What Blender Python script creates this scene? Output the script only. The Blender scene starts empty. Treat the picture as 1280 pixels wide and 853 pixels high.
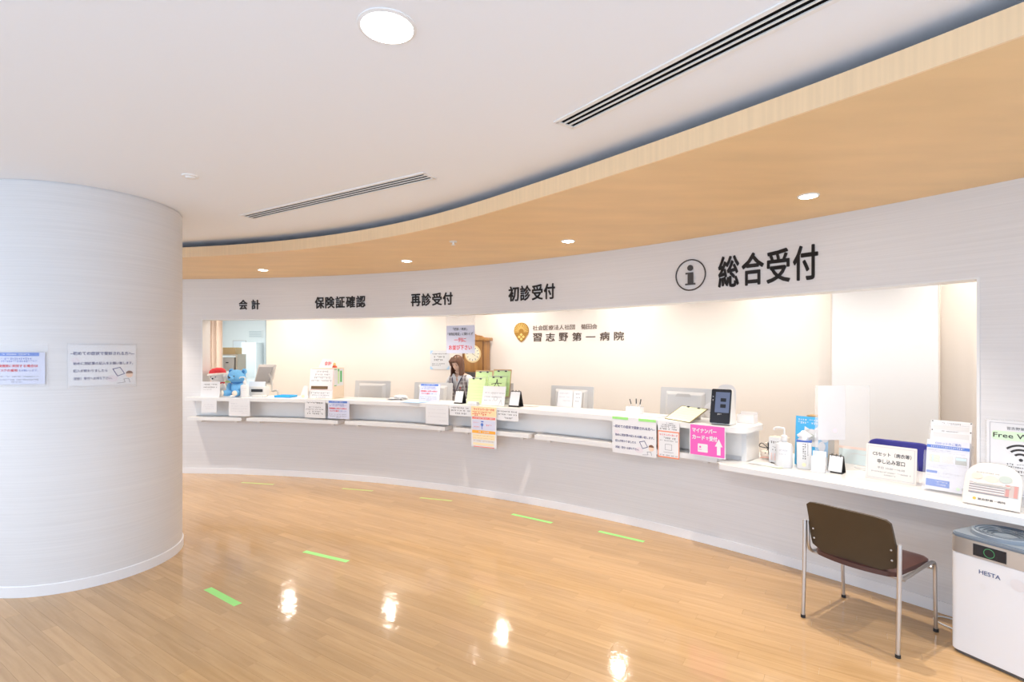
import bpy, bmesh, math, random
from mathutils import Vector, Matrix, Euler
random.seed(7)
SC = bpy.context.scene
COL = SC.collection
R = math.radians

# ------------------------------------------------------------------ camera, world, exposure
cam_data = bpy.data.cameras.new('camera')
cam_data.sensor_width = 36.0
cam_data.lens = 650 * 36.0 / 1280
cam_data.shift_y = 14.5 / 1280
cam_data.clip_start = 0.05
cam = bpy.data.objects.new('camera', cam_data)
cam.location = (0, 0, 1.65)
cam.rotation_euler = (R(90), 0, 0)
COL.objects.link(cam)
SC.camera = cam

world = bpy.data.worlds.new('world')
SC.world = world
world.use_nodes = True
bg = world.node_tree.nodes['Background']
bg.inputs['Color'].default_value = (0.68, 0.82, 1.0, 1)
bg.inputs['Strength'].default_value = 2.05

SC.view_settings.view_transform = 'Standard'
SC.view_settings.look = 'None'
SC.view_settings.gamma = 1.0
SC.view_settings.use_curve_mapping = False
SC.view_settings.exposure = 0.43
HALL_W, SOFFIT_W, STAFF_W, FILL_W, ROOM_W = 60, 96, 17, 30, 20      # lamp watts

# ------------------------------------------------------------------ helpers
CX, CY = -4.81, -2.20            # centre of the curved reception wall
RW = 9.32                        # its hall-side radius
Z_SOF, Z_CEIL = 2.655, 2.82

def pp(r, th, z=0.0):
    return Vector((CX + r * math.sin(R(th)), CY + r * math.cos(R(th)), z))

MATS = {}
def mat(name, col, rough=0.5, metal=0.0, emit=None, estr=0.0, alpha=1.0, trans=0.0, coat=0.0, ior=None, spec=None):
    if name in MATS: return MATS[name]
    m = bpy.data.materials.new(name); m.use_nodes = True
    b = m.node_tree.nodes['Principled BSDF']
    b.inputs['Base Color'].default_value = (*col, 1)
    b.inputs['Roughness'].default_value = rough
    b.inputs['Metallic'].default_value = metal
    if emit:
        b.inputs['Emission Color'].default_value = (*emit, 1); b.inputs['Emission Strength'].default_value = estr
    b.inputs['Alpha'].default_value = alpha
    b.inputs['Transmission Weight'].default_value = trans
    b.inputs['Coat Weight'].default_value = coat
    if ior: b.inputs['IOR'].default_value = ior
    if spec is not None: b.inputs['Specular IOR Level'].default_value = spec
    MATS[name] = m
    return m

def nodes_of(m):
    return m.node_tree.nodes, m.node_tree.links, m.node_tree.nodes['Principled BSDF']

def streak_mat(name, col, scale, amount=0.06, rough=0.55, bump=0.1, coord='pos', detail=4):
    """fine grain: noise stretched by `scale` (per axis) over world position or object space"""
    m = mat(name, col, rough); n, l, b = nodes_of(m)
    if coord == 'pos':
        g = n.new('ShaderNodeNewGeometry'); src = g.outputs['Position']
    else:
        g = n.new('ShaderNodeTexCoord'); src = g.outputs['Object']
    mp = n.new('ShaderNodeMapping'); mp.inputs['Scale'].default_value = scale
    l.new(src, mp.inputs['Vector'])
    t = n.new('ShaderNodeTexNoise'); t.inputs['Scale'].default_value = 1.0; t.inputs['Detail'].default_value = detail
    l.new(mp.outputs['Vector'], t.inputs['Vector'])
    mx = n.new('ShaderNodeMix'); mx.data_type = 'RGBA'
    mx.inputs['A'].default_value = (*[c * (1 - amount) for c in col], 1)
    mx.inputs['B'].default_value = (*[min(1, c * (1 + amount)) for c in col], 1)
    rr = n.new('ShaderNodeMapRange'); rr.inputs['From Min'].default_value = 0.3; rr.inputs['From Max'].default_value = 0.7
    l.new(t.outputs['Fac'], rr.inputs['Value']); l.new(rr.outputs['Result'], mx.inputs['Factor'])
    l.new(mx.outputs['Result'], b.inputs['Base Color'])
    if bump:
        bp = n.new('ShaderNodeBump'); bp.inputs['Strength'].default_value = bump; bp.inputs['Distance'].default_value = 0.002
        l.new(t.outputs['Fac'], bp.inputs['Height']); l.new(bp.outputs['Normal'], b.inputs['Normal'])
    return m

def setp(o, label=None, cat=None, group=None, kind=None):
    if label: o['label'] = label
    if cat: o['category'] = cat
    if group: o['group'] = group
    if kind: o['kind'] = kind
    return o

def thing(name, label, cat, loc=(0, 0, 0), rotz=0.0, group=None, tilt=0.0):
    o = bpy.data.objects.new(name, None); COL.objects.link(o)
    o.empty_display_size = 0.05
    o.location = loc; o.rotation_euler = (R(tilt), 0, rotz)
    return setp(o, label, cat, group)

def at(name, label, cat, r, th, z, group=None, tilt=0.0, turn=0.0):
    """a thing on the curved counter: local x runs right along the wall, local y away from the hall"""
    return thing(name, label, cat, pp(r, th, z), R(-th + turn), group, tilt)

def link(name, me, m, parent=None, loc=(0, 0, 0), rot=(0, 0, 0), smooth=False):
    if m is not None and not me.materials:
        me.materials.append(m)
    if smooth:
        for p in me.polygons: p.use_smooth = True
    o = bpy.data.objects.new(name, me); COL.objects.link(o)
    o.location = loc; o.rotation_euler = rot
    if parent is not None: o.parent = parent
    return o

def fin(name, bm, m, parent=None, loc=(0, 0, 0), rot=(0, 0, 0), smooth=False, recalc=True):
    if recalc: bmesh.ops.recalc_face_normals(bm, faces=bm.faces)
    me = bpy.data.meshes.new(name); bm.to_mesh(me); bm.free()
    o = link(name, me, m, parent, loc, rot)
    if smooth:
        me.polygons.foreach_set('use_smooth', [True] * len(me.polygons))
        try:
            me.set_sharp_from_angle(angle=R(40))
        except Exception:
            pass
    return o

def add_box(bm, c, s, rot=None):
    g = bmesh.ops.create_cube(bm, size=1.0)
    M = Matrix.Translation(c) @ (rot.to_matrix().to_4x4() if rot else Matrix()) @ Matrix.Diagonal((s[0], s[1], s[2], 1))
    bmesh.ops.transform(bm, matrix=M, verts=g['verts'])
    return g['verts']

def box(name, c, s, m, parent=None, bevel=0.0, seg=2, rot=(0, 0, 0)):
    bm = bmesh.new(); add_box(bm, (0, 0, 0), s)
    if bevel: bmesh.ops.bevel(bm, geom=bm.edges[:], offset=bevel, segments=seg, profile=0.5, affect='EDGES')
    return fin(name, bm, m, parent, c, rot, smooth=bool(bevel))

def add_cyl(bm, c, r, h, r2=None, seg=24, rot=None, cap=True):
    g = bmesh.ops.create_cone(bm, cap_ends=cap, segments=seg, radius1=r, radius2=r if r2 is None else r2, depth=h)
    M = Matrix.Translation(c) @ (rot.to_matrix().to_4x4() if rot else Matrix())
    bmesh.ops.transform(bm, matrix=M, verts=g['verts'])

def cyl(name, c, r, h, m, parent=None, r2=None, seg=24, rot=(0, 0, 0)):
    bm = bmesh.new(); add_cyl(bm, (0, 0, 0), r, h, r2, seg)
    return fin(name, bm, m, parent, c, rot, smooth=True)

def lathe(name, prof, m, parent=None, loc=(0, 0, 0), rot=(0, 0, 0), seg=28, squash=1.0):
    bm = bmesh.new(); rings = []
    for (r, z) in prof:
        if r < 1e-5: rings.append([bm.verts.new((0, 0, z))])
        else: rings.append([bm.verts.new((r * math.cos(2 * math.pi * k / seg), squash * r * math.sin(2 * math.pi * k / seg), z)) for k in range(seg)])
    for a, b in zip(rings, rings[1:]):
        for k in range(seg):
            k2 = (k + 1) % seg
            if len(a) == 1 and len(b) == 1: continue
            if len(a) == 1: bm.faces.new((a[0], b[k], b[k2]))
            elif len(b) == 1: bm.faces.new((a[k], a[k2], b[0]))
            else: bm.faces.new((a[k], a[k2], b[k2], b[k]))
    return fin(name, bm, m, parent, loc, rot, smooth=True)

def ball(name, c, r, m, parent=None, scale=(1, 1, 1), rot=(0, 0, 0), seg=20):
    bm = bmesh.new(); bmesh.ops.create_uvsphere(bm, u_segments=seg, v_segments=max(8, seg * 2 // 3), radius=r)
    bmesh.ops.scale(bm, vec=scale, verts=bm.verts)
    o = fin(name, bm, m, parent, c, rot, smooth=True)
    return o

def smooth_path(pts, n=6):
    pts = [Vector(p) for p in pts]
    if len(pts) < 3: return pts
    out = []
    P = [pts[0] * 2 - pts[1]] + pts + [pts[-1] * 2 - pts[-2]]
    for i in range(1, len(P) - 2):
        for k in range(n):
            t = k / n
            a, b, c, d = P[i - 1], P[i], P[i + 1], P[i + 2]
            out.append(0.5 * ((2 * b) + (c - a) * t + (2 * a - 5 * b + 4 * c - d) * t * t + (3 * b - a - 3 * c + d) * t ** 3))
    out.append(pts[-1])
    return out

def add_tube(bm, pts, r, seg=10, closed=False):
    pts = [Vector(p) for p in pts]; rings = []; up = Vector((0.13, 0.21, 1)).normalized()
    n = len(pts); prev = None
    for i, p in enumerate(pts):
        if closed: t = pts[(i + 1) % n] - pts[i - 1]
        else: t = pts[min(i + 1, n - 1)] - pts[max(i - 1, 0)]
        t.normalize()
        if prev is None:
            a = t.cross(up)
            if a.length < 1e-3: a = t.cross(Vector((1, 0, 0)))
        else:
            a = prev - t * prev.dot(t)
            if a.length < 1e-4: a = t.cross(up)
        a.normalize(); prev = a; b = t.cross(a)
        rr = r[i] if isinstance(r, (list, tuple)) else r
        rings.append([bm.verts.new(p + (a * math.cos(2 * math.pi * k / seg) + b * math.sin(2 * math.pi * k / seg)) * rr) for k in range(seg)])
    pairs = list(zip(rings, rings[1:])) + ([(rings[-1], rings[0])] if closed else [])
    for A, B in pairs:
        for k in range(seg):
            k2 = (k + 1) % seg; bm.faces.new((A[k], A[k2], B[k2], B[k]))
    if not closed:
        bm.faces.new(rings[0]); bm.faces.new(list(reversed(rings[-1])))

def tube(name, pts, r, m, parent=None, seg=10, loc=(0, 0, 0), rot=(0, 0, 0), closed=False):
    bm = bmesh.new(); add_tube(bm, pts, r, seg, closed)
    return fin(name, bm, m, parent, loc, rot, smooth=True)

def rrect(w, h, r, n=5, cx=0.0, cz=0.0):
    out = []
    for (sx, sz, a0) in ((1, 1, 0), (-1, 1, 90), (-1, -1, 180), (1, -1, 270)):
        for k in range(n + 1):
            a = R(a0 + 90 * k / n)
            out.append((cx + sx * (w / 2 - r) + r * math.cos(a), cz + sz * (h / 2 - r) + r * math.sin(a)))
    return out

def circ(r, n=24, cx=0.0, cz=0.0, sx=1.0, sz=1.0, a0=0, a1=360):
    full = abs(a1 - a0) >= 360
    m_ = n if full else n + 1
    return [(cx + sx * r * math.cos(R(a0 + (a1 - a0) * k / n)), cz + sz * r * math.sin(R(a0 + (a1 - a0) * k / n))) for k in range(m_)]

def prism(name, out, d, m, parent=None, loc=(0, 0, 0), rot=(0, 0, 0), bevel=0.0, smooth=False):
    """outline in x-z, thickness d along y (front at y = 0, back at y = d)"""
    bm = bmesh.new()
    f = bm.faces.new([bm.verts.new((x, 0, z)) for x, z in out])
    g = bmesh.ops.extrude_face_region(bm, geom=[f])
    bmesh.ops.translate(bm, vec=(0, d, 0), verts=[v for v in g['geom'] if isinstance(v, bmesh.types.BMVert)])
    bmesh.ops.recalc_face_normals(bm, faces=bm.faces)
    if bevel:
        bmesh.ops.bevel(bm, geom=bm.edges[:], offset=bevel, segments=2, profile=0.5, affect='EDGES')
    return fin(name, bm, m, parent, loc, rot, smooth=smooth or bool(bevel))

def plate(name, out, m, parent=None, loc=(0, 0, 0), rot=(0, 0, 0)):
    """thick card lying flat: outline in x-y, 1.5 mm"""
    bm = bmesh.new()
    f = bm.faces.new([bm.verts.new((x, y, 0)) for x, y in out])
    g = bmesh.ops.extrude_face_region(bm, geom=[f])
    bmesh.ops.translate(bm, vec=(0, 0, 0.0015), verts=[v for v in g['geom'] if isinstance(v, bmesh.types.BMVert)])
    return fin(name, bm, m, parent, loc, rot)

PR = 0.0008   # print layer thickness
def ink(name, outs, m, parent, y=-0.0002, z0=0.0, layer=0):
    """flat print: one or more outlines in x-z, a thin layer on the front (-y) side"""
    bm = bmesh.new()
    for o_ in outs:
        f = bm.faces.new([bm.verts.new((x, 0, z + z0)) for x, z in o_])
    yy = y - PR * (1 + layer)
    o = fin(name, bm, m, parent, (0, yy, 0), recalc=False)
    # make normals face -y
    me = o.data
    for p in me.polygons:
        if p.normal.y > 0: p.flip()
    return o

def rect(x0, x1, z0, z1): return [(x0, z0), (x1, z0), (x1, z1), (x0, z1)]

def ringo(name, r0, r1, m, parent, cx, cz, sx=1, sz=1, a0=0, a1=360, n=32, layer=0):
    outs = []
    for k in range(n):
        a, b = R(a0 + (a1 - a0) * k / n), R(a0 + (a1 - a0) * (k + 1) / n)
        outs.append([(cx + sx * r0 * math.cos(a), cz + sz * r0 * math.sin(a)), (cx + sx * r1 * math.cos(a), cz + sz * r1 * math.sin(a)),
                     (cx + sx * r1 * math.cos(b), cz + sz * r1 * math.sin(b)), (cx + sx * r0 * math.cos(b), cz + sz * r0 * math.sin(b))])
    return ink(name, outs, m, parent, layer=layer)

def line_outs(pts, w):
    outs = []
    for (a, b) in zip(pts, pts[1:]):
        a, b = Vector(a), Vector(b); d = (b - a)
        if d.length < 1e-6: continue
        n = Vector((-d.y, d.x)).normalized() * w / 2; e = d.normalized() * w * 0.3
        outs.append([tuple(a - n - e), tuple(b - n + e), tuple(b + n + e), tuple(a + n - e)])
    return outs

def dashes(name, rows, m, parent, layer=0, seed=1, cw=None):
    """rows of writing too small to read in the photograph: rows = [(x0, x1, zc, height)]"""
    rnd = random.Random(seed); outs = []
    for (x0, x1, zc, h) in rows:
        x = x0; w = cw or h
        while x < x1 - w * 0.4:
            k = rnd.random()
            if k > 0.12:
                ww = w * rnd.uniform(0.55, 0.88); hh = h * rnd.uniform(0.55, 1.0)
                t = h * 0.22
                outs.append(rect(x, x + ww, zc + hh / 2 - t, zc + hh / 2))
                if k > 0.4: outs.append(rect(x + ww * 0.1, x + ww * 0.9, zc - hh / 2, zc - hh / 2 + t))
                if k > 0.3: outs.append(rect(x + ww * 0.4, x + ww * 0.4 + t, zc - hh / 2, zc + hh / 2))
            x += w
    return ink(name, outs, m, parent, layer=layer)

_dg = None
def text_mesh(s, extrude=0.0):
    c = bpy.data.curves.new('glyphs', 'FONT'); c.body = s; c.size = 1.0; c.resolution_u = 2
    c.extrude = extrude
    o = bpy.data.objects.new('glyphs', c); COL.objects.link(o)
    dg = bpy.context.evaluated_depsgraph_get()
    me = bpy.data.meshes.new_from_object(o.evaluated_get(dg))
    bpy.data.objects.remove(o); bpy.data.curves.remove(c)
    me.materials.clear()
    return me

def embolden(me, d, deep):
    """thicken strokes: the same glyph laid over itself with small shifts"""
    n = len(me.vertices); V = [v.co.copy() for v in me.vertices]; F = [tuple(p.vertices) for p in me.polygons]
    k = [(0, 0), (d, 0), (-d, 0), (0, d), (0, -d), (0.7 * d, 0.7 * d), (-0.7 * d, 0.7 * d), (0.7 * d, -0.7 * d), (-0.7 * d, -0.7 * d)]
    out = bpy.data.meshes.new('glyphs')
    out.from_pydata([(v.x + a, v.y + b, v.z + (0 if deep else 5e-5 * j)) for j, (a, b) in enumerate(k) for v in V], [], [tuple(i + j * n for i in f) for j in range(len(k)) for f in F])
    bpy.data.meshes.remove(me)
    return out

def writing(name, s, x0, x1, z0, z1, m, parent, bold=0.004, depth=0.0, layer=0, fit='box', y=None):
    """real lettering fitted in a box on the front face of its parent"""
    me = text_mesh(s, 0.05 if depth else 0.0)
    if bold > 0.005: me = embolden(me, bold, bool(depth))
    xs = [v.co.x for v in me.vertices]; ys = [v.co.y for v in me.vertices]
    ax, bx, ay, by = min(xs), max(xs), min(ys), max(ys)
    sx = (x1 - x0) / (bx - ax); sz = (z1 - z0) / max(1e-4, by - ay)
    if fit == 'keep': sz = sx = min(sx, sz)
    ox = (x0 + x1) / 2 - sx * (ax + bx) / 2; oz = (z0 + z1) / 2 - sz * (ay + by) / 2
    for v in me.vertices:
        x, y_, z = v.co
        v.co = (ox + sx * x, (-z / 0.05 * depth / 2 - depth / 2) if depth else -z, oz + sz * y_)
    me.update()
    yy = (-(0.0002 + PR * (1 + layer)) if not depth else 0.0) if y is None else y
    o = link(name, me, m, parent, (0, yy, 0))
    if not depth:
        for p in me.polygons:
            if p.normal.y > 0: p.flip()
    return o

def arc_slab_bm(bm, r0, r1, t0, t1, z0, z1, n=None):
    """r0 / r1 may be functions of the angle"""
    n = n or max(2, int(abs(t1 - t0) / 0.75))
    f0 = r0 if callable(r0) else (lambda t: r0); f1 = r1 if callable(r1) else (lambda t: r1)
    rows = []
    for k in range(n + 1):
        t = t0 + (t1 - t0) * k / n
        rows.append([bm.verts.new(pp(f0(t), t, z0)), bm.verts.new(pp(f1(t), t, z0)), bm.verts.new(pp(f1(t), t, z1)), bm.verts.new(pp(f0(t), t, z1))])
    for a, b in zip(rows, rows[1:]):
        for k in range(4):
            k2 = (k + 1) % 4
            bm.faces.new((a[k], a[k2], b[k2], b[k]))
    bm.faces.new(rows[0]); bm.faces.new(list(reversed(rows[-1])))

def arc_slab(name, r0, r1, t0, t1, z0, z1, m, parent=None, n=None):
    bm = bmesh.new(); arc_slab_bm(bm, r0, r1, t0, t1, z0, z1, n)
    return fin(name, bm, m, parent, smooth=True)

def structure(o): o['kind'] = 'structure'; return o

def lamp_data(name, kind, energy, col, size=0.05, spot=140, blend=0.6):
    d = bpy.data.lights.new(name, kind); d.energy = energy; d.color = col
    d.shadow_soft_size = size
    if kind == 'SPOT': d.spot_size = R(spot); d.spot_blend = blend
    return d

# ------------------------------------------------------------------ shared materials
WALL = streak_mat('wall_grain_white', (0.71, 0.695, 0.695), (1.2, 1.2, 110), 0.035, 0.5, 0.25)
CEIL = mat('ceiling_white', (0.89, 0.91, 0.955), 0.8)
CREAM = mat('cream_paint', (0.92, 0.845, 0.775), 0.75)
SOFF = streak_mat('soffit_maple', (0.80, 0.55, 0.27), (1.5, 5.0, 20), 0.06, 0.42, 0.03)
FASC = streak_mat('fascia_maple', (0.88, 0.64, 0.39), (60, 60, 1.0), 0.04, 0.45, 0.03)
COUNTER = mat('counter_white', (0.76, 0.755, 0.75), 0.3)
COVE = mat('cove_grey', (0.55, 0.60, 0.68), 0.85)
BASEB = mat('baseboard_white', (0.80, 0.79, 0.80), 0.35)
PAPER = mat('paper_white', (0.77, 0.77, 0.785), 0.55)
PAPERW = mat('paper_warm', (0.76, 0.725, 0.68), 0.55)
INK = mat('ink_black', (0.035, 0.033, 0.035), 0.6)
INKG = mat('ink_grey', (0.25, 0.25, 0.28), 0.6)
INKL = mat('ink_light_grey', (0.50, 0.50, 0.54), 0.6)
INKB = mat('ink_blue', (0.06, 0.13, 0.50), 0.6)
INKN = mat('ink_navy', (0.05, 0.05, 0.20), 0.6)
INKR = mat('ink_red', (0.75, 0.05, 0.06), 0.6)
BLUEBAND = mat('band_blue', (0.10, 0.21, 0.62), 0.5)
LILAC = mat('paper_lilac', (0.64, 0.66, 0.80), 0.5)
WPLAST = mat('white_plastic', (0.70, 0.695, 0.69), 0.35)
GPLAST = mat('grey_plastic', (0.62, 0.60, 0.58), 0.45)
DPLAST = mat('dark_plastic', (0.035, 0.035, 0.04), 0.4)
CHROME = mat('chrome', (0.60, 0.61, 0.63), 0.28, 1.0)
CLEAR = mat('clear_acrylic', (0.96, 0.97, 1.0), 0.05, alpha=0.10)
SLEEVE = mat('clear_sleeve', (0.95, 0.96, 1.0), 0.12, alpha=0.07)
GREEN_T = mat('green_tape', (0.36, 0.80, 0.24), 0.6)
BLACKM = mat('black_card', (0.03, 0.03, 0.03), 0.5)
GOLD = mat('gold', (0.42, 0.21, 0.03), 0.4, 0.3)
GOLDL = mat('gold_light', (0.92, 0.66, 0.22), 0.4, 0.2)
CARDB = mat('cardboard', (0.62, 0.42, 0.22), 0.8)

# ------------------------------------------------------------------ structure
def soffit_r(t):
    """hall-side edge of the wooden soffit (a slightly flatter curve than the wall)"""
    T = [-30, 9.5, 16, 24, 31.5, 40, 44, 49.5, 53.6, 59, 75]
    V = [7.90, 7.80, 7.79, 7.75, 7.66, 7.50, 7.445, 7.425, 7.44, 7.49, 7.65]
    if t <= T[0]: return V[0]
    for i in range(len(T) - 1):
        if t <= T[i + 1]:
            u = (t - T[i]) / (T[i + 1] - T[i]); u = u * u * (3 - 2 * u) * 0.35 + u * 0.65
            return V[i] + (V[i + 1] - V[i]) * u
    return V[-1]
_sr = soffit_r
_TAB = [sum(_sr(t * 0.5 + d) for d in (-4, -3, -2, -1, 0, 1, 2, 3, 4)) / 9 for t in range(-70, 160)]
def soffit_r(t):
    k = (t + 35) * 2; i = max(0, min(len(_TAB) - 2, int(k))); u = k - i
    return _TAB[i] * (1 - u) + _TAB[i + 1] * u

# floor: base slab, with planks laid on it
FLOORM = mat('floor_maple', (0.62, 0.40, 0.20), 0.22)
def floor_material():
    m = FLOORM; n, l, b = nodes_of(m)
    geo = n.new('ShaderNodeNewGeometry'); oi = n.new('ShaderNodeObjectInfo')
    add = n.new('ShaderNodeMath'); add.operation = 'ADD'
    l.new(oi.outputs['Random'], add.inputs[0]); l.new(geo.outputs['Random Per Island'], add.inputs[1])
    fr = n.new('ShaderNodeMath'); fr.operation = 'FRACT'; l.new(add.outputs[0], fr.inputs[0])
    rot = n.new('ShaderNodeVectorRotate'); rot.rotation_type = 'Z_AXIS'; rot.inputs['Angle'].default_value = R(33)
    l.new(geo.outputs['Position'], rot.inputs['Vector'])
    mp = n.new('ShaderNodeMapping'); mp.inputs['Scale'].default_value = (2.2, 34, 1)
    l.new(rot.outputs['Vector'], mp.inputs['Vector'])
    sh = n.new('ShaderNodeVectorMath'); sh.operation = 'ADD'
    cmb = n.new('ShaderNodeCombineXYZ'); ml = n.new('ShaderNodeMath'); ml.operation = 'MULTIPLY'; ml.inputs[1].default_value = 57.0
    l.new(fr.outputs[0], ml.inputs[0]); l.new(ml.outputs[0], cmb.inputs['X']); l.new(ml.outputs[0], cmb.inputs['Z'])
    l.new(mp.outputs['Vector'], sh.inputs[0]); l.new(cmb.outputs[0], sh.inputs[1])
    nz = n.new('ShaderNodeTexNoise'); nz.inputs['Scale'].default_value = 1.0; nz.inputs['Detail'].default_value = 5; nz.inputs['Distortion'].default_value = 0.6
    l.new(sh.outputs[0], nz.inputs['Vector'])
    cr = n.new('ShaderNodeValToRGB')
    cr.color_ramp.elements[0].position = 0.30; cr.color_ramp.elements[0].color = (0.485, 0.300, 0.142, 1)
    cr.color_ramp.elements[1].position = 0.72; cr.color_ramp.elements[1].color = (0.575, 0.370, 0.186, 1)
    l.new(nz.outputs['Fac'], cr.inputs['Fac'])
    hsv = n.new('ShaderNodeHueSaturation')
    mr = n.new('ShaderNodeMapRange'); mr.inputs['To Min'].default_value = 0.93; mr.inputs['To Max'].default_value = 1.07
    l.new(fr.outputs[0], mr.inputs['Value']); l.new(mr.outputs['Result'], hsv.inputs['Value'])
    l.new(cr.outputs['Color'], hsv.inputs['Color']); l.new(hsv.outputs['Color'], b.inputs['Base Color'])
    # waxed vinyl: uneven gloss and slow waves
    n2 = n.new('ShaderNodeTexNoise'); n2.inputs['Scale'].default_value = 9.0; n2.inputs['Detail'].default_value = 3
    l.new(geo.outputs['Position'], n2.inputs['Vector'])
    bp = n.new('ShaderNodeBump'); bp.inputs['Strength'].default_value = 0.30; bp.inputs['Distance'].default_value = 0.004
    l.new(n2.outputs['Fac'], bp.inputs['Height'])
    n3 = n.new('ShaderNodeTexNoise'); n3.inputs['Scale'].default_value = 45.0; n3.inputs['Detail'].default_value = 2
    l.new(geo.outputs['Position'], n3.inputs['Vector'])
    bp2 = n.new('ShaderNodeBump'); bp2.inputs['Strength'].default_value = 0.16; bp2.inputs['Distance'].default_value = 0.002
    l.new(n3.outputs['Fac'], bp2.inputs['Height']); l.new(bp.outputs['Normal'], bp2.inputs['Normal'])
    l.new(bp2.outputs['Normal'], b.inputs['Normal'])
    b.inputs['Roughness'].default_value = 0.09
floor_material()

FLOOR = structure(box('floor', (-2.0, 3.0, -0.054), (16.0, 22.0, 0.1), mat('floor_pale_bounce', (0.74, 0.74, 0.75), 0.4)))  # unseen bare slab made pale to bounce neutral light up to the ceiling
PA = R(-33); PL, PWD = 0.9, 0.075
_bm = bmesh.new(); add_box(_bm, (0, 0, -0.002), (PL - 0.0006, PWD - 0.0006, 0.004))
bmesh.ops.delete(_bm, geom=[f for f in _bm.faces if f.normal.z < -0.5], context='FACES')
PLANK = bpy.data.meshes.new('plank'); _bm.to_mesh(PLANK); _bm.free(); PLANK.materials.append(FLOORM)
cand = []
for j in range(-130, 130):
    off = (j * 0.377) % 0.9
    for i in range(-14, 15):
        u = i * PL + off; v = j * PWD
        x = u * math.cos(PA) - v * math.sin(PA) - 1.0; y = u * math.sin(PA) + v * math.cos(PA) + 2.5
        if not (-9.4 < x < 5.4 and 0.9 < y < 8.2): continue
        if math.hypot(x - CX, y - CY) > 9.75: continue
        seen = False
        if y > 1.5:
            px = 640 + 650 * x / y; py = 441 + 650 * 1.65 / y
            hid = x < -1.2 and px < 200 and y > 3.2
            seen = -40 < px < 1320 and py < 885 and not hid and math.hypot(x - CX, y - CY) < 9.25
        cand.append((0 if seen else 1, x * x + y * y, x, y))
cand.sort()
for (s, d, x, y) in cand[:300]:
    o = bpy.data.objects.new('plank', PLANK); COL.objects.link(o)
    o.parent = FLOOR; o.location = (x + 2.0, y - 3.0, 0.054); o.rotation_euler = (0, 0, PA)
_bm = bmesh.new()
for (s, d, x, y) in cand[300:]:
    vs = add_box(_bm, (x + 2.0, y - 3.0, 0.052), (PL - 0.0006, PWD - 0.0006, 0.004), Euler((0, 0, PA)))
bmesh.ops.delete(_bm, geom=[f for f in _bm.faces if f.normal.z < -0.5], context='FACES')
o = fin('planks', _bm, FLOORM, FLOOR, recalc=False); o['kind'] = 'stuff'

# curved front wall with the long reception window
T_L, T_R = 3.51, 55.03
Z_HEAD = 2.108
bm = bmesh.new()
arc_slab_bm(bm, RW, RW + 0.15, -16, T_L, 0, 3.16)
arc_slab_bm(bm, RW, RW + 0.15, T_R, 78, 0, 3.16)
arc_slab_bm(bm, RW, RW + 0.15, T_L, T_R, Z_HEAD, 3.16)
arc_slab_bm(bm, RW, RW + 0.15, T_L, 46.2, 0, 1.005)
arc_slab_bm(bm, RW, RW + 0.15, 46.2, T_R, 0, 0.72)
structure(fin('wall_front', bm, WALL, smooth=True))
structure(arc_slab('baseboard_front', RW - 0.008, RW, -16, 78, 0, 0.075, BASEB))
# thin white lining of the opening
bm = bmesh.new()
arc_slab_bm(bm, RW - 0.004, RW + 0.16, T_L, T_R, Z_HEAD - 0.012, Z_HEAD)
arc_slab_bm(bm, RW - 0.004, RW + 0.16, T_R - 0.09, T_R, 0.76, Z_HEAD - 0.012, 1)
arc_slab_bm(bm, RW - 0.004, RW + 0.16, T_L, T_L + 0.09, 1.05, Z_HEAD - 0.012, 1)
structure(fin('trim_1', bm, COUNTER))

# wooden soffit with its fascia
bm = bmesh.new()
arc_slab_bm(bm, lambda t: soffit_r(t) + 0.012, RW + 0.02, -16, 78, Z_SOF, Z_SOF + 0.02)
structure(fin('ceiling_soffit', bm, SOFF, smooth=True))
structure(arc_slab('ceiling_bounce_board', lambda t: soffit_r(t) + 0.013, RW - 0.001, -16, 78, Z_SOF + 0.021, Z_SOF + 0.03, CEIL))  # unseen white board added to bounce light into the gap above the fascia
structure(arc_slab('trim_2', lambda t: soffit_r(t), lambda t: soffit_r(t) + 0.012, -16, 78, Z_SOF, 2.76, FASC))

# main ceiling: flat white field running on over the soffit
bm = bmesh.new()
prof = [(-0.30, 0.0), (0.0, 0.0), (0.3, 0.0)]
ts = [-60 + k for k in range(0, 181)]
rows = []
for t in ts:
    rs = soffit_r(t)
    row = [bm.verts.new((CX, CY, Z_CEIL))] if False else []
    row.append(bm.verts.new(pp(0.5, t, Z_CEIL)))
    for (dr, dz) in prof: row.append(bm.verts.new(pp(rs + dr, t, Z_CEIL + dz)))
    rows.append(row)
for a, b in zip(rows, rows[1:]):
    for k in range(len(a) - 1): bm.faces.new((a[k], a[k + 1], b[k + 1], b[k]))
for f in bm.faces:
    if f.normal.z > 0: f.normal_flip()
structure(fin('ceiling', bm, CEIL, smooth=True, recalc=False))
# its continuation above the soffit
bm = bmesh.new(); arc_slab_bm(bm, lambda t: soffit_r(t) + 0.29, RW + 0.2, -40, 85, Z_CEIL, Z_CEIL + 0.04)
structure(fin('ceiling_recess', bm, CEIL))

# round column
COLX, COLY, COLR = -3.388, 4.142, 0.645
structure(lathe('wall_column', [(COLR, 0.0), (COLR, 0.5), (COLR, Z_CEIL - 0.012), (COLR - 0.008, Z_CEIL - 0.012), (COLR - 0.008, Z_CEIL + 0.02)], WALL, None, (COLX, COLY, 0), seg=96))
structure(lathe('baseboard_column', [(COLR, 0.0), (COLR + 0.008, 0.0), (COLR + 0.008, 0.07), (COLR, 0.075)], BASEB, None, (COLX, COLY, 0), seg=96))

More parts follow.
